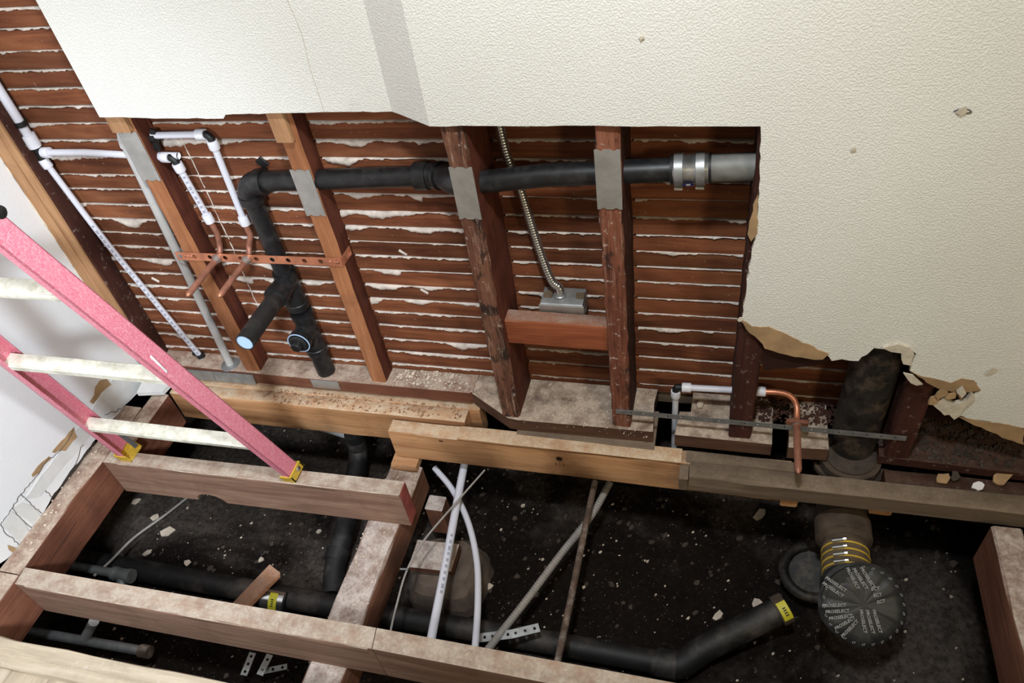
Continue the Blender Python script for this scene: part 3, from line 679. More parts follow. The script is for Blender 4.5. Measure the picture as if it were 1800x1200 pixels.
# stainless no-hub coupling and old grey pipe
cx = V((-.095, .045, hr(-.095))); cdv = V((1, 0, .062)).normalized()
cp = T('pipe_coupling', cx, 'shiny steel banded coupling joining black and grey pipes', 'coupling')
O('shield', MB().lathe(cx, cdv, sum([[(.002 + k * .0022, .0292), (.0031 + k * .0022, .0300)] for k in range(30)], []), 32), M['steel'], cp)
for k in (.004, .044):
    b = O('clamp_band', MB().lathe(cx + cdv * k, cdv, [(0, .0300), (0, .0318), (.016, .0318), (.016, .0300)], 32), M['galv'], cp)
    O('clamp_screw', MB().board(cx + cdv * k + V((0, -.014, -.039)), (.016, 0, 0), (0, .012, 0), (0, 0, .008), .002, 0), M['steel'], b)
O('rubber_sleeve', MB().lathe(cx, cdv, [(-.004, .0245), (-.004, .0290), (.072, .0290), (.072, .0255)], 28), M['rubber'], cp)
lc = cx + cdv * .031 + V((0, -.0268, -.0165)); ln = V((0, -.85, -.52)); lw = cdv; lu_ = ln.cross(lw).normalized()
lab = MB(); lab.add([lc + ln * .0012 + lw * .012 * math.cos(a) + lu_ * .008 * math.sin(a) for a in [2 * math.pi * k / 20 for k in range(20)]], [tuple(range(20))])
lo_ = O('round_sticker', lab, M['whiteblue'], cp)
O('sticker_print', MB().obox(lc + ln * .0016 - lw * .004 - lu_ * .003, lw * .008, lu_ * .006, ln * .0003), M['labelw'], lo_, smooth=False)
tag(O('old_drain_pipe', MB().tube([cx + cdv * .05, cx + cdv * .34], .0262, 24), M['greypipe']), 'stained grey metal pipe disappearing behind the drywall edge', 'pipe')
# ------------------------------------------------------------------ white tube water lines
def clip_(name, c, ax, r, parent=None, label=None):
    c, ax = V(c), V(ax).normalized()
    mb = MB().lathe(c - ax * .006, ax, [(0, r), (0, r + .004), (.012, r + .004), (.012, r)], 18)
    mb.board(c + V((-.022, .004, -.007)), (.022, 0, 0), (0, .004, 0), (0, 0, .014), .001, 0); mb.lathe(c + V((-.024, .008, 0)), (0, -1, 0), [(0, .007), (.007, .007), (.009, .004)], 12)
    o = O(name, mb, M['rubber'], parent)
    return tag(o, label, 'clip', 'black pipe clips') if label else o
def collar(c, ax, r, ln, parent, name='coupling_nut'):
    c, ax = V(c), V(ax).normalized()
    return O(name, MB().lathe(c - ax * ln / 2, ax, [(0, r * .86), (0, r * .95), (ln * .15, r), (ln * .85, r), (ln, r * .95), (ln, r * .86)], 20), M['pexc'], parent)
def prints(path, r, side, parent, step=.022, ln=.012, a=0, b=1e9, wd=.006):
    """row of small grey print marks along a tube"""
    side = V(side).normalized(); mb = MB(); d = 0
    for p, q in zip(path, path[1:]):
        d += (q - p).length
    tot = d; s_ = 0.; k = 0; acc = 0.
    pos = []
    for p, q in zip(path, path[1:]):
        l = (q - p).length
        while k * step < acc + l:
            pos.append((p.lerp(q, (k * step - acc) / l), (q - p).normalized(), k * step)); k += 1
        acc += l
    for p, t_, s_ in pos:
        if s_ < a or s_ > b: continue
        n_ = (side - t_ * side.dot(t_)).normalized(); w_ = t_.cross(n_)
        L_ = ln * random.uniform(.5, 1.1); o = p + n_ * (r + .0002)
        mb.add([o - w_ * wd / 2, o - w_ * wd / 2 + t_ * L_, o + w_ * wd / 2 + t_ * L_, o + w_ * wd / 2], [(0, 1, 2, 3)])
    if mb.v: return O('tube_print', mb, M['pinkink'], parent, smooth=False)
TOC = V((.4, -.7, .6))
P0 = U(40, 222, Y=.112); tee = U(68, 268, Y=.112); bot = U(356, 628, Z=.0); bot.y = .115
ws = T('water_line', (bot.x, bot.y, 0), 'white riser tube in the left corner with a black tee branching right', 'water tube', 'white water tubes')
up = (P0 - tee); top = tee + up.normalized() * .62; top.x = P0.x - .005
O('riser_tube', MB().tube([top, tee + up.normalized() * .02], .0112, 20), M['pex'], ws)
collar(tee + up.normalized() * .033, up, .0165, .034, ws)
mid = U(180, 417, Y=.113); path = spl([tee - V((0, 0, .012)), mid, U(270, 527, Y=.114), bot], 10)
O('lower_tube', MB().tube(path, .008, 18), M['pex'], ws); prints(path, .008, TOC, ws, .016, .011, .2)
collar(tee - V((-.001, 0, .03)), path[1] - path[0], .0128, .024, ws)
O('tee_fitting', MB().tube([tee + V((0, 0, .018)), tee - V((0, 0, .022))], .0098, 16).tube([tee, tee + V((.02, 0, 0))], .0092, 16), M['rubber'], ws)
br = [tee + V((.012, 0, 0)), U(150, 268, Y=.112), U(224, 272, Y=.113), V((-1.25, .113, U(224, 272, Y=.113).z - .002)), U(292, 275, Y=.113)]
collar(tee + V((.024, 0, 0)), (1, 0, 0), .0135, .022, ws)
O('branch_tube', MB().tube(br, .0085, 18), M['pex'], ws)
clip_('pipe_clip', P0 + V((0, 0, .008)), up, .0112, None, 'black pipe clip on the thick riser tube beside the corner stud')
bc = clip_('pipe_clip', bot + V((0, 0, .012)), (0, 0, 1), .008, None, 'black pipe clip where the printed tube meets the bottom plate')
# two drops feeding the copper stubs
def drop(el, foot, back, label, name='water_line', prnt=True):
    root = T(name, (foot.x, foot.y, foot.z), label, 'water tube', 'white water tubes')
    d = (foot - el).normalized(); h = (el - back).normalized()
    O('feed_tube', MB().tube([back, el - h * .012], .0082, 18), M['pex'], root)
    collar(el - h * .022, h, .0128, .022, root)
    O('elbow_fitting', MB().tube([el - h * .016] + [el - h * .008 * (1 - k / 4) + d * .008 * (k / 4) for k in range(5)] + [el + d * .018], .0088, 16), M['rubber'], root)
    collar(el + d * .026, d, .0128, .022, root)
    p = [el + d * .02, foot]; O('drop_tube', MB().tube(p, .0082, 18), M['pex'], root)
    if prnt: prints([p[0], p[1]], .0082, TOC, root, .014, .010)
    collar(foot - d * .008, d, .0125, .024, root)
    return foot, d
f1, d1 = drop(U(305, 277, Y=.106), U(369, 388, Y=.106), V((-1.30, .108, U(272, 276, Y=.108).z)), 'shorter white drop tube feeding the left copper stub')
f2, d2 = drop(U(368, 236, Y=.106), U(431, 392, Y=.106), V((-1.288, .106, U(258, 238, Y=.106).z)), 'longer white drop tube feeding the right copper stub', prnt=False)
c3 = U(256, 242, Y=.106); c3.x = -1.288; tag(O('pipe_clip', MB().board(c3 + V((-.01, -.006, -.03)), (.012, 0, -.004), (0, .008, 0), (.016, 0, .055), .002, .0008).lathe(c3 + V((0, 0, 0)), (1, 0, 0), [(-.004, .012), (.01, .012), (.01, .009)], 16), M['rubber']), 'black pipe clip on the dark stud face near the drywall edge', 'clip', 'black pipe clips')
# copper stubs through the strap
zs = .437
def stub(f, d, hx, label, yend, zs=zs):
    root = T('copper_stub', (hx, .06, zs - .01), label, 'copper tube', 'copper stub-outs')
    turn = V((hx, .098, zs)); b1_ = f + d * .03
    pts = spl([f - d * .004, f + d * .02, b1_ + V((0, 0, -.01)), V((hx, .104, zs + .022)), V((hx, .088, zs + .002)), V((hx, .066, zs))], 6)
    O('bend', MB().tube(pts, .0075, 16), M['copperd'], root)
    O('stub', MB().tube([(hx, .07, zs), (hx, yend + .006, zs), (hx, yend, zs), (hx, yend - .005, zs)], [.0078, .0078, .006, .002], 16), M['copperd'], root)
    O('solder_joint', MB().lathe((hx, .074, zs), (0, -1, 0), [(0, .0085), (0, .012), (.004, .0125), (.012, .0092), (.018, .0082)], 16), M['solder'], root)
    O('stub_tip', MB().lathe((hx, yend + .004, zs), (0, -1, 0), [(0, .0072), (.004, .006), (.008, .003), (.009, 0)], 14), M['copper'], root)
stub(f1, d1, -1.247, 'copper stub-out pipe on the left of the perforated copper strap', -.072)
stub(f2, d2, -1.160, 'copper stub-out pipe on the right, next to the black drain', -.068)
sp = perf(MB(), (-1.372, .0765, .424), (.478, 0, .003), (0, 0, .025), .0012, 21, .0068, 12, 2)
sp.cur = 0; perf(sp, (-.8935, .0765, .4275), (.002, .05, -.0), (0, 0, .025), .0012, 4, .0028, 8, 1)
cst = O('perforated_strap', sp, M['copper'], smooth=False); tag(cst, 'perforated copper strap nailed across two fir studs', 'strap')
for x, z in ((-1.345, .437), (-1.335, .437), (-1.325, .437), (-.925, .440), (-.912, .439), (-.905, .440)):
    O('nail_head', MB().lathe((x, .0755, z), (0, -1, 0), [(0, .0042), (.0012, .0036), (.002, .0015)], 10), M['copper'], cst)
# grey-white rigid pipe behind the left fir stud
pv0, pv1 = U(243, 300, Y=.107), U(405, 640, Z=.0)
pv = T('vent_tube', (pv1.x, pv1.y, 0), 'long grey-white tube standing behind the left fir stud', 'pipe')
pvu = (pv0 - pv1).normalized()
O('tube', MB().tube([pv1 - pvu * .01, pv0, pv0 + pvu * .09, pv0 + pvu * .115 + V((.008, 0, 0)), pv0 + pvu * .12 + V((.04, 0, 0))], .0115, 20), M['pvc'], pv)
O('bend_sleeve', MB().tube([U(214, 243, Y=.112), U(218, 256, Y=.112), U(232, 266, Y=.113)], .010, 16), M['pexc'], pv)
O('escutcheon', MB().lathe((pv1.x, pv1.y, -.001), (0, 0, 1), [(0, .03), (.002, .029), (.004, .016), (.004, .0117)], 20), M['galv'], pv)
# ------------------------------------------------------------------ flexible conduit and box
def corr(path, r, pitch, amp, seg=14):
    # resample and modulate the radius
    pts = []; acc = 0; step = pitch / 4
    L = sum((b - a).length for a, b in zip(path, path[1:])); n = int(L / step); cum = [0]
    for a, b in zip(path, path[1:]): cum.append(cum[-1] + (b - a).length)
    j = 0
    for k in range(n + 1):
        s_ = min(L - 1e-6, k * step)
        while cum[j + 1] < s_: j += 1
        pts.append(path[j].lerp(path[j + 1], (s_ - cum[j]) / (cum[j + 1] - cum[j])))
    rr = [r + amp * (1, .35, -1, .35)[k % 4] for k in range(len(pts))]
    return MB().tube(pts, rr, seg)
cb = V((-.357, .075, .333))
cpath = spl([V((-.452, .102, 1.25)), U(878, 222, Y=.102), U(914, 330, Y=.102), U(945, 430, Y=.098), U(968, 490, Y=.09), V((-.357, .091, .38)), V((-.357, .092, .353))], 10)
fc = T('flexible_conduit', (-.357, .092, .353), 'ribbed steel flexible conduit running down between two old studs', 'conduit')
O('armour', corr(cpath, .0098, .0066, .0011), M['steel'], fc, ang=2)
bx = T('junction_box', (-.35, .09, .298), 'small steel electrical box tucked behind the blocking', 'electrical box')
O('box', MB().board((-.400, .064, .298), (.101, 0, 0), (0, .062, 0), (0, 0, .054), .003, .0006), M['galv'], bx)
O('rim', MB().board((-.403, .0615, .322), (.107, 0, 0), (0, .005, 0), (0, 0, .026), .001, .0004), M['plate_steel'], bx)
O('connector', MB().lathe((-.357, .092, .352), (0, 0, 1), [(0, .015), (.006, .015), (.008, .0125), (.012, .0125)], 16), M['galv'], bx)
for x in (-.395, -.318): O('ear', MB().board((x, .085, .352), (.02, 0, 0), (0, .018, 0), (0, 0, .006), .001, .001), M['dirty_coup'], bx)
# ------------------------------------------------------------------ right-hand stub, strap, stack
sp = perf(MB(), (-.222, -.0035, .056), (.664, -.001, -.004), (0, 0, .016), .0012, 44, .0026, 10, 2)
stp = tag(O('perforated_strap', sp, M['galv'], smooth=False), 'grey steel perforated strap stretched across the right-hand bays', 'strap')
for x in (-.213, -.206, .08): O('strap_screw', MB().lathe((x, -.0035, .064), (0, -1, 0), [(0, .004), (.002, .0035), (.003, .001)], 10), M['steel'], stp)
el = U(1188, 680, Y=.06); ft = V((el.x - .001, .06, -.14)); bk = U(1342, 688, Y=.062)
rw = T('water_line', (el.x, .06, 0), 'white elbowed tube rising from the plate gap and crossing the dark stud', 'water tube', 'white water tubes')
hh = (bk - el).normalized()
O('riser_tube', MB().tube([ft, el - V((0, 0, .014))], .0078, 18), M['pex'], rw); collar(el - V((0, 0, .024)), (0, 0, 1), .0122, .022, rw)
O('elbow_fitting', MB().tube([el - V((0, 0, .016)), el - V((0, 0, .006)), el + hh * .002, el + hh * .016], .009, 16), M['rubber'], rw)
collar(el + hh * .026, hh, .0122, .022, rw); O('cross_tube', MB().tube([el + hh * .016, bk], .0082, 18), M['pex'], rw); collar(bk - hh * .006, hh, .0122, .022, rw)
rc = T('copper_stub', (.205, .0, .06), 'copper stub-out pipe hanging on the grey steel strap', 'copper tube', 'copper stub-outs')
tb = V((.2045, -.004, .071))
O('bend', MB().tube(spl([bk - hh * .004, bk + hh * .035, V((bk.x + .062, .058, bk.z - .004)), V((.203, .044, .088)), V((.2045, .018, .074)), tb], 6), .0072, 16), M['copper'], rc)
O('stub', MB().tube([tb, tb + V((0, -.125, -.002)), tb + V((0, -.132, -.002)), tb + V((0, -.138, -.002))], [.0085, .0082, .006, .002], 16), M['copperd'], rc)
O('stub_ring', MB().lathe(tb + V((0, .004, 0)), (0, -1, 0), [(0, .0085), (0, .0105), (.006, .0105), (.006, .0085)], 16), M['solder'], rc)
O('stub_bracket', MB().board((.180, -.0005, .060), (.05, 0, 0), (0, .002, 0), (0, 0, .022), .006, .0003), M['copperd'], rc)
sx, sy = .348, .055
stk = T('soil_stack', (sx, sy, -.30), 'black cast-iron soil stack standing behind the torn drywall', 'pipe')
O('stack_pipe', MB().tube([(sx, sy, -.12), (sx, sy, .05), (sx + .002, sy, .2), (sx + .004, sy + .004, .6)], [.052, .053, .0525, .0525], 32), M['iron'], stk)
hb = V((.335, -.005, -.06))
O('lower_hub', MB().lathe((sx - .004, sy - .035, -.105), (0, 0, 1), [(0, .056), (.0, .068), (.03, .070), (.05, .070), (.05, .058)], 32), M['irond'], stk)
O('hub_packing', MB().lathe((sx - .004, sy - .035, -.062), (0, 0, 1), [(0, .058), (.012, .058), (.014, .052)], 28), M['chipd'], stk)
O('hub_plate', MB().prism([V((sx + .085 * math.cos(a), sy - .04 + .055 * math.sin(a), -.085)) for a in [math.pi + math.pi * k / 12 for k in range(13)]], (0, 0, -.012)), M['irond'], stk, smooth=False)
# horizontal closet bend towards the camera, clamped and taped shut
pz = -.215; a0 = U(1481, 925, Z=pz); a1 = U(1488, 1000, Z=pz + .0); ax = (a1 - a0).normalized()
cbn = T('closet_bend', (a1.x, a1.y, pz - .09), 'taped-off waste pipe with yellow-striped clamps pointing at the camera', 'pipe')
O('hub', MB().lathe(a0 + ax * -.10, ax, [(0, .058), (.085, .060), (.09, .066), (.14, .066), (.142, .058), (.15, .052)], 36), M['irond'], cbn)
O('pipe_barrel', MB().lathe(a0 + ax * .03, ax, [(0, .050), (.06, .050)], 36), M['irond'], cbn)
cpl = O('rubber_coupling', MB().lathe(a0 + ax * .066, ax, [(0, .050), (0, .0535), (.082, .0555), (.082, .051)], 36), M['dirty_coup'], cbn)
for k in range(4):
    c_ = a0 + ax * (.074 + k * .019)
    O('yellow_stripe', MB().lathe(c_, ax, [(0, .0540 + .0005 * k), (0, .0552 + .0005 * k), (.004, .0552 + .0005 * k), (.004, .0540 + .0005 * k)], 36), M['yellow'], cpl)
    s_ = c_ + V((-.024, .0, .052)); O('clamp_screw', MB().tube([s_ - V((.012, 0, .006)), s_ + V((.012, .002, .003))], .0052, 10).tube([s_ + V((.010, .002, .003)), s_ + V((.018, .003, .005))], .0036, 8), M['steel'], cpl)
dc = U(1517, 1063, Z=pz + .02); dn = (V((.05, -.62, .78))).normalized()
tp = MB(); tp.tube(spl([a0 + ax * .145, a0 + ax * .16, dc - dn * .055 + V((-.01, .025, -.01)), dc - dn * .012], 6), [.0545, .0545, .055, .056, .057, .058, .060, .062, .064, .066, .068, .070, .072, .074, .076, .080, .084, .088, .090], 40)
du = dn.cross(V((0, 0, 1))).normalized(); dw = du.cross(dn) * -1
vs = []; fs = []; NS, NR = 72, 7
for r_i in range(NR + 1):
    rr = .095 * r_i / NR
    for k in range(NS):
        a = 2 * math.pi * k / NS; h = .0022 * math.sin(a * 9 + 1.3 * math.sin(a * 3)) * (r_i / NR) + (.004 * (1 - (r_i / NR) ** 2)) + .0012 * math.sin(a * 23) * (r_i / NR)
        wob = rr * (1 + .02 * math.sin(a * 5))
        vs.append(dc + du * wob * math.cos(a) + dw * wob * math.sin(a) + dn * (h - (.012 if r_i == NR else 0)))
for r_i in range(NR):
    for k in range(NS):
        fs.append((r_i * NS + k, r_i * NS + (k + 1) % NS, (r_i + 1) * NS + (k + 1) % NS, (r_i + 1) * NS + k))
tcap = O('tape_cap', MB().add(vs, fs), M['tape'], cbn, ang=2)
O('tape_sleeve', tp, M['tape'], cbn)
def lettering(txt, size, origin, ux, uy, nrm, mat, parent, name='lettering'):
    cu = bpy.data.curves.new(name, 'FONT'); cu.body = txt; cu.size = size; cu.align_x = 'CENTER'; cu.align_y = 'CENTER'; cu.shear = .15; cu.offset = size * .015; cu.resolution_u = 2
    ob = bpy.data.objects.new('tmp', cu); COL.objects.link(ob); dg = bpy.context.evaluated_depsgraph_get()
    me0 = bpy.data.meshes.new_from_object(ob.evaluated_get(dg)); bpy.data.objects.remove(ob)
    mb = MB(); mb.add([V(origin) + V(ux) * v.co.x + V(uy) * v.co.y + V(nrm) * .0002 for v in me0.vertices], [list(p.vertices) for p in me0.polygons])
    bpy.data.meshes.remove(me0); return O(name, mb, mat, parent, smooth=False)
scr = lambda ang: (du * math.cos(ang) + dw * math.sin(ang), -du * math.sin(ang) + dw * math.cos(ang))
# place words by where they sit on the disc (px offsets from the disc centre, angle)
sgn = 1 if (du.dot(RIGHT) > 0) else -1
ru = du * sgn; rv = dw * (1 if dw.dot(-DOWN) > 0 else -1)
for ox, oy, ang in ((-.052, .038, -32), (-.058, .027, -32), (-.056, -.004, 6), (-.050, -.015, 8), (-.044, -.026, 12), (-.036, -.037, 34), (-.027, -.047, 48), (-.02, .052, -62), (-.006, .052, -58), (.008, .055, -58), (-.002, -.030, -80), (.011, -.030, -76), (.024, -.028, -74), (.022, .034, 12), (.026, .022, 14), (.032, .010, 16)):
    a = math.radians(ang); x_, y_ = ru * math.cos(a) + rv * math.sin(a), -ru * math.sin(a) + rv * math.cos(a)
    lettering('PROSELECT' if ox < .015 or oy < 0 else 'ECT', .0100, dc + ru * ox * 1.14 + rv * oy * 1.14 + dn * .0062, x_, y_, dn, M['tapeprint'], tcap)
for k in range(26):
    a = 2 * math.pi * k / 26 + .1; p_ = dc + ru * .086 * math.cos(a) + rv * .086 * math.sin(a) + dn * .0045
    lettering('LT', .006, p_, -ru * math.sin(a) + rv * math.cos(a), -ru * math.cos(a) - rv * math.sin(a), dn, M['tapeprint'], tcap)
# old clay hub ring behind
rg = U(1425, 1005, Z=-.42); mb = MB(); ring = [rg + V((.07 * math.cos(a), .075 * math.sin(a), .0)) for a in [math.pi * .55 + 1.6 * math.pi * k / 20 for k in range(21)]]
tag(O('clay_hub', MB().tube(ring, .014, 12).tube([rg + V((0, 0, -.005)), rg + V((.02, .05, -.1))], .056, 20), M['iron']), 'old broken clay pipe hub left of the taped pipe', 'pipe')
# ------------------------------------------------------------------ pipes on the crawl-space ground
GZ = -.455
gp = T('ground_drain', (-.9, -.33, -.5), 'long black drain pipe lying on the crawl-space ground', 'pipe')
gA = U(95, 975, Z=GZ); gB = U(700, 1085, Z=GZ); gC = U(1000, 1135, Z=GZ); gD = U(1180, 1168, Z=GZ)
O('run', MB().tube([gA + (gA - gB).normalized() * .4, gA, gB], .033, 24), M['blackd'], gp)
O('run', MB().tube([gB, gC, gD], .030, 24), M['blackd'], gp)
gE = U(1372, 1072, Z=-.37)
O('sweep', MB().tube(spl([gD - (gD - gC).normalized() * .05, gD + V((.02, .004, 0)), gD + (gE - gD) * .35, gE], 8), .034, 24), M['blackd'], gp)
ge = (gE - gD).normalized()
O('joint_collar', MB().lathe(gC + (gD - gC) * .86, gD - gC, [(0, .031), (0, .036), (.05, .037), (.05, .031)], 24), M['blackd'], gp)
O('end_band', MB().lathe(gE - ge * .01, ge, [(0, .034), (0, .0385), (.028, .0385), (.028, .034)], 28), M['irond'], gp)
def tagp(parent, c, n_, t_, wd, hg, r):
    n_, t_ = V(n_).normalized(), V(t_).normalized(); w_ = n_.cross(t_); mb = MB(); k = 6; vs = []
    for i in range(k + 1):
        a = (i / k - .5) * wd / r
        for s_ in (-.5, .5): vs.append(V(c) + t_ * hg * s_ + w_ * math.sin(a) * r + n_ * (math.cos(a) * r))
    o = O('yellow_tag', mb.add(vs, [(2 * i, 2 * i + 1, 2 * i + 3, 2 * i + 2) for i in range(k)]), M['ylabel'], parent)
    for q in range(4): O('tag_print', MB().obox(V(c) + n_ * (r + .0006) + w_ * (-.012 + q * .006) - t_ * .004, w_ * .003, t_ * .008, n_ * .0002), M['ink'], o, smooth=False)
tagp(gp, gE + ge * .004, (.1, -.5, .8), ge, .05, .024, .0392)
bc_ = U(488, 1055, Z=GZ); gd = (gB - gA).normalized()
bnd = O('band_clamp', MB().lathe(bc_ - gd * .035, gd, [(0, .034), (0, .0375), (.070, .0375), (.070, .034)], 28), M['steel'], gp)
O('rubber_end', MB().lathe(bc_ - gd * .041, gd, [(0, .034), (0, .0368), (.082, .0368), (.082, .034)], 28), M['rubber'], gp)
tagp(gp, bc_, (.1, -.55, .8), gd, .055, .026, .0382)
dw_ = T('drain_drop', (DX, DY, -.5), 'black pipe dropping below the floor and sweeping onto the ground drain', 'pipe')
j0 = U(585, 1045, Z=GZ)
O('drop_pipe', MB().tube([(DX, DY, -.044), (DX, DY, -.32)], .0265, 20), M['blackd'], dw_)
O('drop_collar', MB().lathe((DX, DY, -.34), (0, 0, 1), [(0, .031), (.05, .031)], 20), M['blackd'], dw_)
sw = spl([V((DX, DY, -.32)), V((DX, DY - .03, -.385)), U(607, 925, Z=-.42), U(590, 985, Z=-.44), j0], 8)
O('sweep', MB().tube(sw, .031, 20), M['blackd'], dw_)
k = len(sw) // 2; O('sweep_collar', MB().lathe(sw[k + 5], sw[k + 6] - sw[k + 4], [(0, .031), (0, .0355), (.035, .0355), (.035, .031)], 20), M['blackd'], dw_)
O('sweep_collar', MB().lathe(sw[k - 2], sw[k - 1] - sw[k - 3], [(0, .031), (0, .035), (.02, .035), (.02, .031)], 20), M['blackd'], dw_)
gt = T('galvanised_pipe', (-1.7, -.35, -.43), 'grey galvanised pipe ending in a tee beside the left ledger', 'pipe')
g0, g1 = U(95, 988, Z=-.40), U(205, 1008, Z=-.40); gdir = (g1 - g0).normalized()
O('pipe', MB().tube([g0 - gdir * .3, g1], .0135, 18), M['galv'], gt)
O('tee', MB().tube([g1 - gdir * .005, g1 + gdir * .05], .019, 18, caps=True).tube([g1 + gdir * .022, g1 + gdir * .022 + V((.005, -.05, -.04))], .0165, 16).lathe(g1 - gdir * .012, gdir, [(0, .0135), (0, .021), (.012, .021), (.012, .019)], 18).lathe(g1 + gdir * .042, gdir, [(0, .019), (0, .0215), (.014, .0215), (.014, .015)], 18), M['galv'], gt)
gt2 = T('galvanised_pipe', (-1.5, -.7, -.42), 'grey galvanised pipe low in the bottom left gap', 'pipe')
h0, h1 = U(0, 1100, Z=-.40), U(258, 1145, Z=-.40)
O('pipe', MB().tube([h0 - (h1 - h0) * .3, h1], .0135, 18), M['galv'], gt2)
O('riser', MB().tube([U(150, 1120, Z=-.385), U(165, 1092, Z=-.30)], .0135, 16), M['pvc'], gt2)
O('end_nipple', MB().lathe(h1 - (h1 - h0).normalized() * .02, h1 - h0, [(0, .0135), (0, .018), (.03, .018), (.03, .012)], 16), M['rust'], gt2)
# tubes and cables crossing the opening
t1 = spl([U(817, 812, Z=-.22), U(800, 900, Z=-.235), U(779, 1015, Z=-.24), U(757, 1128, Z=-.24), U(752, 1170, Z=-.25)], 8)
x1 = T('water_line', t1[-1], 'straight white tube crossing the crawl-space opening', 'water tube', 'white water tubes'); O('tube', MB().tube(t1, .0112, 18), M['pex'], x1); prints(t1, .0112, TOC, x1, .018, .012, .22, .40, .007)
t2 = spl([U(764, 822, Z=-.25), U(795, 860, Z=-.26), U(822, 915, Z=-.265), U(838, 985, Z=-.27), U(840, 1060, Z=-.265), U(835, 1140, Z=-.26), U(832, 1180, Z=-.26)], 8)
x2 = T('water_line', t2[-1], 'curved white tube bowing across the crawl-space opening', 'water tube', 'white water tubes'); O('tube', MB().tube(t2, .0088, 18), M['pex'], x2)
t3 = spl([U(852, 826, Z=-.19), U(800, 885, Z=-.2), U(745, 950, Z=-.205), U(715, 1003, Z=-.21), U(698, 1060, Z=-.22), U(686, 1112, Z=-.23), U(684, 1140, Z=-.24)], 8)
x3 = T('thin_cable', t3[-1], 'thin grey cable stapled to the side of the girder', 'cable'); O('wire', MB().tube(t3, .0028, 10), M['wire'], x3)
O('cable_staple', MB().board(U(703, 1002, Z=-.208), (.022, .002, .002), (0, .005, 0), (0, 0, .004), .001, 0), M['galv'], x3)
t4 = spl([U(1072, 848, Z=-.30), U(1040, 905, Z=-.32), U(985, 975, Z=-.34), U(925, 1055, Z=-.35), U(860, 1138, Z=-.35), U(835, 1170, Z=-.35)], 8)
x4 = T('flexible_conduit', t4[-1], 'dull ribbed conduit slanting through the crawl space beside a rusty rod', 'conduit'); O('armour', corr(t4, .0098, .008, .0009), M['wire'], x4, ang=2)
t5 = [U(1046, 846, Z=-.27), U(1030, 920, Z=-.275), U(1008, 1030, Z=-.28), U(978, 1172, Z=-.285)]
tag(O('rusty_rod', MB().tube(t5, .0088, 14), M['rust']), 'crusted rusty pipe hanging across the crawl space', 'pipe')
t6 = spl([U(332, 872, Z=-.44), U(290, 905, Z=-.43), U(235, 945, Z=-.42), U(195, 985, Z=-.40), U(165, 1012, Z=-.40)], 8)
tag(O('thin_cable', MB().tube(t6, .0042, 10), M['wire']), 'grey cable curving over the soil near the galvanised tee', 'cable')
tag(O('white_pipe', MB().tube([U(530, 742, Z=-.40), U(618, 768, Z=-.40)], .011, 12), M['pvc']), 'pale pipe glimpsed in the dark under the dust-topped joist', 'pipe')
# pier under the girder
pr = T('pier_block', (-.66, -.2, -.5), 'rough concrete pier block with a wooden cap beside the girder', 'pier')
pc = V((-.70, -.235, -.5))
pm = MB(); nseg = 9
for i_, (zz, s_) in enumerate(((-.02, 1.15), (.04, 1.1), (.08, 1.0), (.10, .85))):
    pass
cm = MB(); ring0 = []
for zz, s_ in ((-.03, 1.2), (.03, 1.12), (.075, .98), (.10, .80)):
    ring0.append([pc + V((.10 * s_ * (1 + .12 * vn(k * .7, zz)) * math.copysign(abs(math.cos(a)) ** .6, math.cos(a)), .095 * s_ * (1 + .12 * vn(k * .9, zz + 2)) * math.copysign(abs(math.sin(a)) ** .6, math.sin(a)), zz)) for k, a in enumerate([2 * math.pi * j / 24 for j in range(24)])])
for i_ in range(3):
    cm.add(ring0[i_] + ring0[i_ + 1], [(k, (k + 1) % 24, 24 + (k + 1) % 24, 24 + k) for k in range(24)])
cm.add(ring0[3], [tuple(range(24))])
O('concrete', cm, M['concrete'], pr)
O('cap_block', MB().board(U(722, 1003, Z=-.375), (.125, .004, 0), (0, .085, 0), (0, 0, .028), .003, .002), W('brown', 'X'), pr)
O('post', MB().board((-.775, -.13, -.42), (0, 0, .12), (.055, 0, 0), (0, .05, 0), .003, .001), W('brown', 'Z'), pr)
rkm = MB(); rk0 = U(805, 1000, Z=-.44)
vs_ = []
for i_ in range(7):
    for k in range(14):
        th, ph = math.pi * i_ / 6, 2 * math.pi * k / 14; d_ = V((math.sin(th) * math.cos(ph) * .04, math.sin(th) * math.sin(ph) * .085, math.cos(th) * .05))
        vs_.append(rk0 + d_ * (1 + .25 * noise.noise(d_ * 30 + V((3, 1, 2)))))
rkm.add(vs_, [(i_ * 14 + k, (i_ + 1) * 14 + k, (i_ + 1) * 14 + (k + 1) % 14, i_ * 14 + (k + 1) % 14) for i_ in range(6) for k in range(14)])
tag(O('rubble_stone', rkm, M['concrete'], ang=2), 'long lump of rough concrete right of the pier block', 'stone')
# hanger straps lying about
def hang(pts, wd, n, label):
    mb = MB()
    for a, b in zip(pts, pts[1:]):
        L_ = b - a; perf(mb, a, L_, V((-L_.y, L_.x, 0)).normalized() * wd + V((0, 0, .004)), .001, max(2, int(L_.length / .02)), .004, 10, 1)
    return tag(O('hanger_strap', mb, M['galv'], smooth=False), label, 'strap', 'loose hanger straps')
hang([U(832, 1130, Z=-.36), U(900, 1122, Z=-.35), U(950, 1110, Z=-.36)], .022, 6, 'perforated hanger strap around the ground pipe between the tubes')
hang([U(434, 1188, Z=-.42), U(450, 1148, Z=-.42)], .018, 4, 'upright perforated strap in the bottom gap, left one')
hang([U(462, 1188, Z=-.42), U(480, 1152, Z=-.42)], .018, 4, 'perforated strap in the bottom gap, right one')
hang([U(455, 1186, Z=-.43), U(505, 1176, Z=-.43)], .014, 4, 'short flat perforated strap crossing the foot of the others')
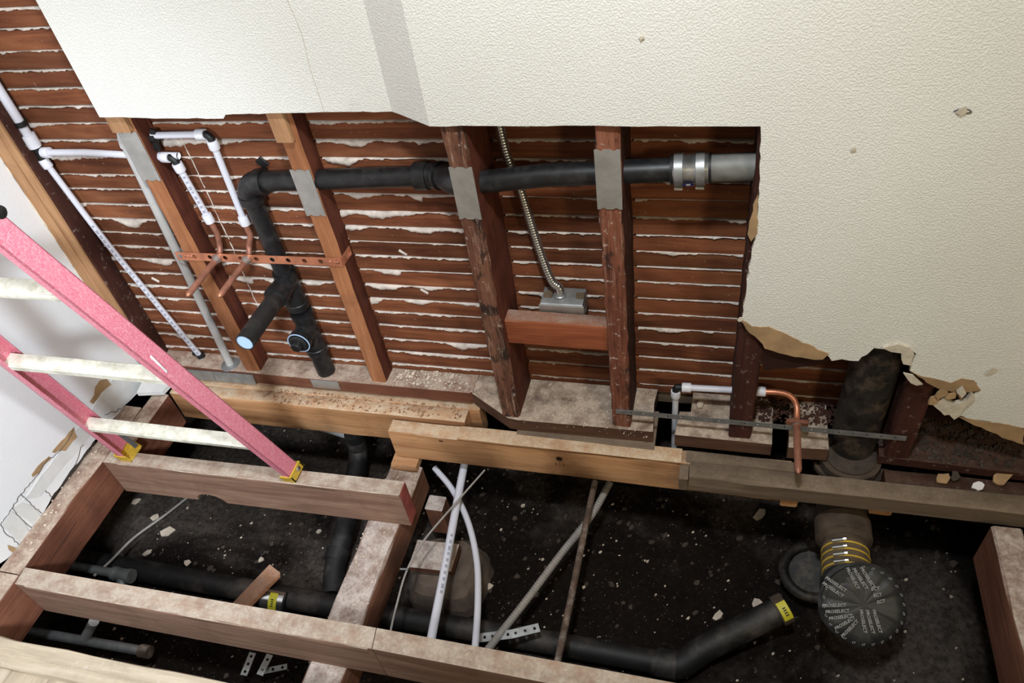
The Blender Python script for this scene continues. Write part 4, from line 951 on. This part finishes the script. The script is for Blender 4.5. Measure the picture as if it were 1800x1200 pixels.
# ------------------------------------------------------------------ pink ladder
def lp(X, z, n=0.):   # a point on the leaning ladder plane, n metres behind it
    z0 = JT + .001; s_ = z - z0; return V((X, -.228 - .25 * s_, z)) + V((0, .97, .243)) * n
lad = T('step_ladder', (-1.33, -.23, JT), 'pink fibreglass ladder leaning over the opening at left', 'ladder')
ldir = (lp(0, 1) - lp(0, 0)).normalized()
DEP, TH = .046, .004
def rail(x_bot, x_top, side):
    a = lp(x_bot, JT + .03, -DEP / 2); b = lp(x_top, 1.5, -DEP / 2); L_ = b - a; n_ = V((0, .97, .243)).normalized()
    mb = MB(); xi = V((-side, 0, 0))      # flanges point inwards
    mb.board(a, L_, n_ * DEP, xi * TH, .0012, 0, .3)
    mb.board(a, L_, n_ * TH, xi * .020, .0012, 0, .3); mb.board(a + n_ * (DEP - TH), L_, n_ * TH, xi * .020, .0012, 0, .3)
    return O('rail', mb, M['pink'], lad)
xr = lambda z: -1.045 - .070 * (z - JT); xl = lambda z: -1.595 + .13 * (z - JT)
rr_ = rail(xr(JT + .03), xr(1.5), 1); rl_ = rail(xl(JT + .03), xl(1.5), -1)
for z in (.157, .478, .773, 1.07, 1.37):
    a = lp(xl(z) + .003, z, -.006); b = lp(xr(z) - .003, z, -.006)
    n_ = V((0, .97, .243)); u_ = ldir
    mb = MB(); mb.board(a - n_ * .012, b - a, n_ * .030, u_ * .006, .001, .0004, .1); mb.board(a - n_ * .016 - u_ * .012, b - a, n_ * .004, u_ * .018, .001, .0004, .1); mb.board(a + n_ * .014 - u_ * .010, b - a, n_ * .004, u_ * .016, .001, .0004, .1)
    O('rung', mb, M['rung'], lad)
for X_, s_ in ((xr(JT), 1), (xl(JT), -1)):
    ft_ = lp(X_, JT + .001, 0)
    mb = MB(); n_ = V((0, .97, .243)).normalized(); xi = V((-s_, 0, 0)); o_ = ft_ - n_ * (DEP / 2 + .004) + V((s_ * .003, 0, 0)); o_.z = JT + .0005
    mb.board(o_, V((0, DEP + .010, 0)), xi * .036, V((0, 0, .005)), .001, 0, .1)
    mb.board(o_, V((0, DEP + .010, 0)), xi * .004, V((0, -.010, .036)), .001, 0, .1)
    mb.board(o_, V((0, .004, 0)), xi * .036, V((0, -.008, .030)), .001, 0, .1)
    mb.board(o_ + V((0, DEP + .006, 0)), V((0, .004, 0)), xi * .036, V((0, -.008, .030)), .001, 0, .1)
    fo = O('rubber_foot', mb, M['yellow'], lad)
    O('foot_rivet', MB().lathe(o_ + V((s_ * .0002, .03, .022)), (s_, 0, 0), [(0, .008), (.002, .0075), (.003, .004)], 14), M['steel'], fo)
br0 = lp(xl(.1) + .03, .10, .01); O('corner_brace', MB().board(br0, lp(xl(JT) + .035, JT + .02, .01) - br0, V((0, .014, 0)), V((.002, 0, 0)), .0005, 0), M['galv'], lad)
lb0 = U(95, 703, X=xl(.24) + TH + .0012); tl = ldir
lbo = O('sticker', MB().obox(lb0 - tl * .026 - V((0, .97, .243)) * .010, tl * .052, V((0, .97, .243)) * .019, V((.0004, 0, 0))), M['labelw'], rl_, smooth=False)
for k in range(5): O('sticker_print', MB().obox(lb0 - tl * (.022 - k * .010) - V((0, .97, .243)) * .009 + V((.0005, 0, 0)), tl * .005, V((0, .97, .243)) * (.016 if k % 2 else .012), V((.0002, 0, 0))), M['pinkink'], lbo, smooth=False)
sc0, sc1 = U(264, 628, X=xr(.55) + .0008), U(293, 656, X=xr(.5) + .0008)
O('white_scrape', MB().board(sc0, sc1 - sc0, V((0, .004, .003)), V((.0006, 0, 0)), .0001, .0004, .01), M['labelw'], rr_)
O('rail_bolt', MB().lathe(U(0, 373, X=xr(.97)), (1, 0, 0), [(-.002, .012), (.003, .011), (.005, .005)], 14), M['rubber'], rr_)
# ------------------------------------------------------------------ debris
def hits_ground(x, y): return gz(x, y)
rg_ = random.Random(3)
for q, sz, lab in (((292, 935), .03, 'largest pale plaster flake on the soil left of the leaning stick'), ((272, 908), .02, 'plaster flake beside the cable curving over the soil'), ((258, 972), .016, 'plaster flake near the galvanised tee'),
        ((330, 990), .018, 'plaster flake at the edge of the black ground pipe'), ((560, 932), .012, 'small plaster flake left of the black sweep'), ((300, 850), .02, 'plaster flake in the shade of the ladder joist'), ((1262, 1080), .022, 'plaster flake left of the yellow-tagged pipe end'),
        ((1335, 908), .024, 'flake below the sawn block end'), ((1330, 1062), .026, 'broad flake touching the yellow-tagged pipe end'), ((858, 1030), .02, 'flake right of the curved white tube'), ((918, 885), .009, 'tiny flake below the long header'), ((910, 1110), .012, 'flake beside the rusty pipe'), ((240, 880), .02, 'flake near the left ledger'), ((460, 985), .014, 'flake behind the leaning stick')):
    P = U(*q, Z=-.495); P.z = gz(P.x, P.y) + .002
    vs, fs = flake(P, sz, rg_.choice((5, 6, 7)), .005)
    tag(O('plaster_flake', MB().add(vs, fs), M['chipw'], smooth=False), lab, 'flake', 'plaster flakes on the soil')
def scatter(name, n, fn, smin, smax, mat, parent, seed):
    r_ = random.Random(seed); random.seed(seed); mb = MB()
    for _ in range(n):
        vs, fs = flake(fn(r_), smin + (smax - smin) * r_.random() ** 3, 5, .0015 + .002 * r_.random()); mb.add(vs, fs)
    o = O(name, mb, mat, parent, smooth=False); o['kind'] = 'stuff'; return o
def on_ground(r_):
    x, y = r_.uniform(-1.75, .65), r_.uniform(-.75, .35); return V((x, y, gz(x, y) + .001))
def stuff(o, label, cat): o['label'] = label; o['category'] = cat; return o
stuff(scatter('plaster_crumbs', 900, on_ground, .001, .008, M['chipw'], None, 11), 'white plaster crumbs scattered over the crawl-space soil', 'debris')
stuff(scatter('soil_rubble', 1500, on_ground, .003, .016, M['chipd'], None, 12), 'grey rubble and grit on the crawl-space soil', 'debris')
def on_rect(x0, x1, y0, y1, z): return lambda r_: V((r_.uniform(x0, x1), r_.uniform(y0, y1), z))
stuff(scatter('wood_shavings', 260, on_rect(-.87, -.64, .075, .135, .001), .002, .008, M['chipw'], None, 13), 'pale wood shavings heaped on the plate between two studs', 'debris')
stuff(scatter('sawdust_chips', 260, on_rect(-1.28, -.66, .01, .06, JT + .001), .0015, .007, M['chipb'], None, 14), 'sawdust chips along the top of the dust-topped joist', 'debris')
stuff(scatter('plaster_grit', 240, on_rect(-.47, -.14, -.03, .13, .001), .001, .005, M['chipw'], None, 15), 'plaster grit on the slant-cut bottom plate', 'debris')
stuff(scatter('girder_grit', 220, on_rect(-.872, -.785, -.66, -.08, -.1895), .001, .006, M['chipw'], None, 16), 'white grit along the top of the girder', 'debris')
stuff(scatter('ledger_grit', 110, on_rect(-1.718, -1.665, -.6, -.1, JT + .001), .001, .007, M['chipw'], None, 17), 'crumbled plaster along the left ledger', 'debris')
stuff(scatter('cavity_rubbish', 420, on_rect(.41, .80, .0, .13, -.018), .003, .014, M['chipd'], None, 18), 'dark rubbish heaped right of the cast-iron stack', 'debris')
stuff(scatter('brown_shavings', 420, on_rect(.11, .30, .06, .135, .003), .003, .010, simple('brown_shaving', srgb(70, 42, 31), .9, var=.35), None, 19), 'rusty brown shavings behind the right-hand copper bend', 'debris')
vs, fs = flake(U(1230, 712, Z=.006), .018, 6, .006, (0, -.1, 1)); tag(O('wood_chip', MB().add(vs, fs), M['chipw'], smooth=False), 'single pale chip on the plate block beside the white elbow', 'chip')
for q, s_, mt, lab in (((1655, 842), .022, 'paper', 'tan drywall scrap in the gap behind the weathered timber'), ((1678, 838), .018, 'chipd', 'grey drywall scrap in the gap behind the weathered timber'), ((1718, 856), .018, 'labelw', 'small white oval chip in the gap behind the weathered timber'),
        ((1760, 842), .03, 'paper', 'brown torn board piece at the right picture edge'), ((1788, 822), .036, 'patch', 'crumpled white drywall lump at the right picture edge'), ((1778, 806), .026, 'paper', 'tan drywall shard leaning at the right picture edge')):
    vs, fs = flake(U(*q, Z=-.042), s_, 8, .01, (-.1, -.35, .9)); tag(O('drywall_scrap', MB().add(vs, fs), M[mt], smooth=False), lab, 'scrap')
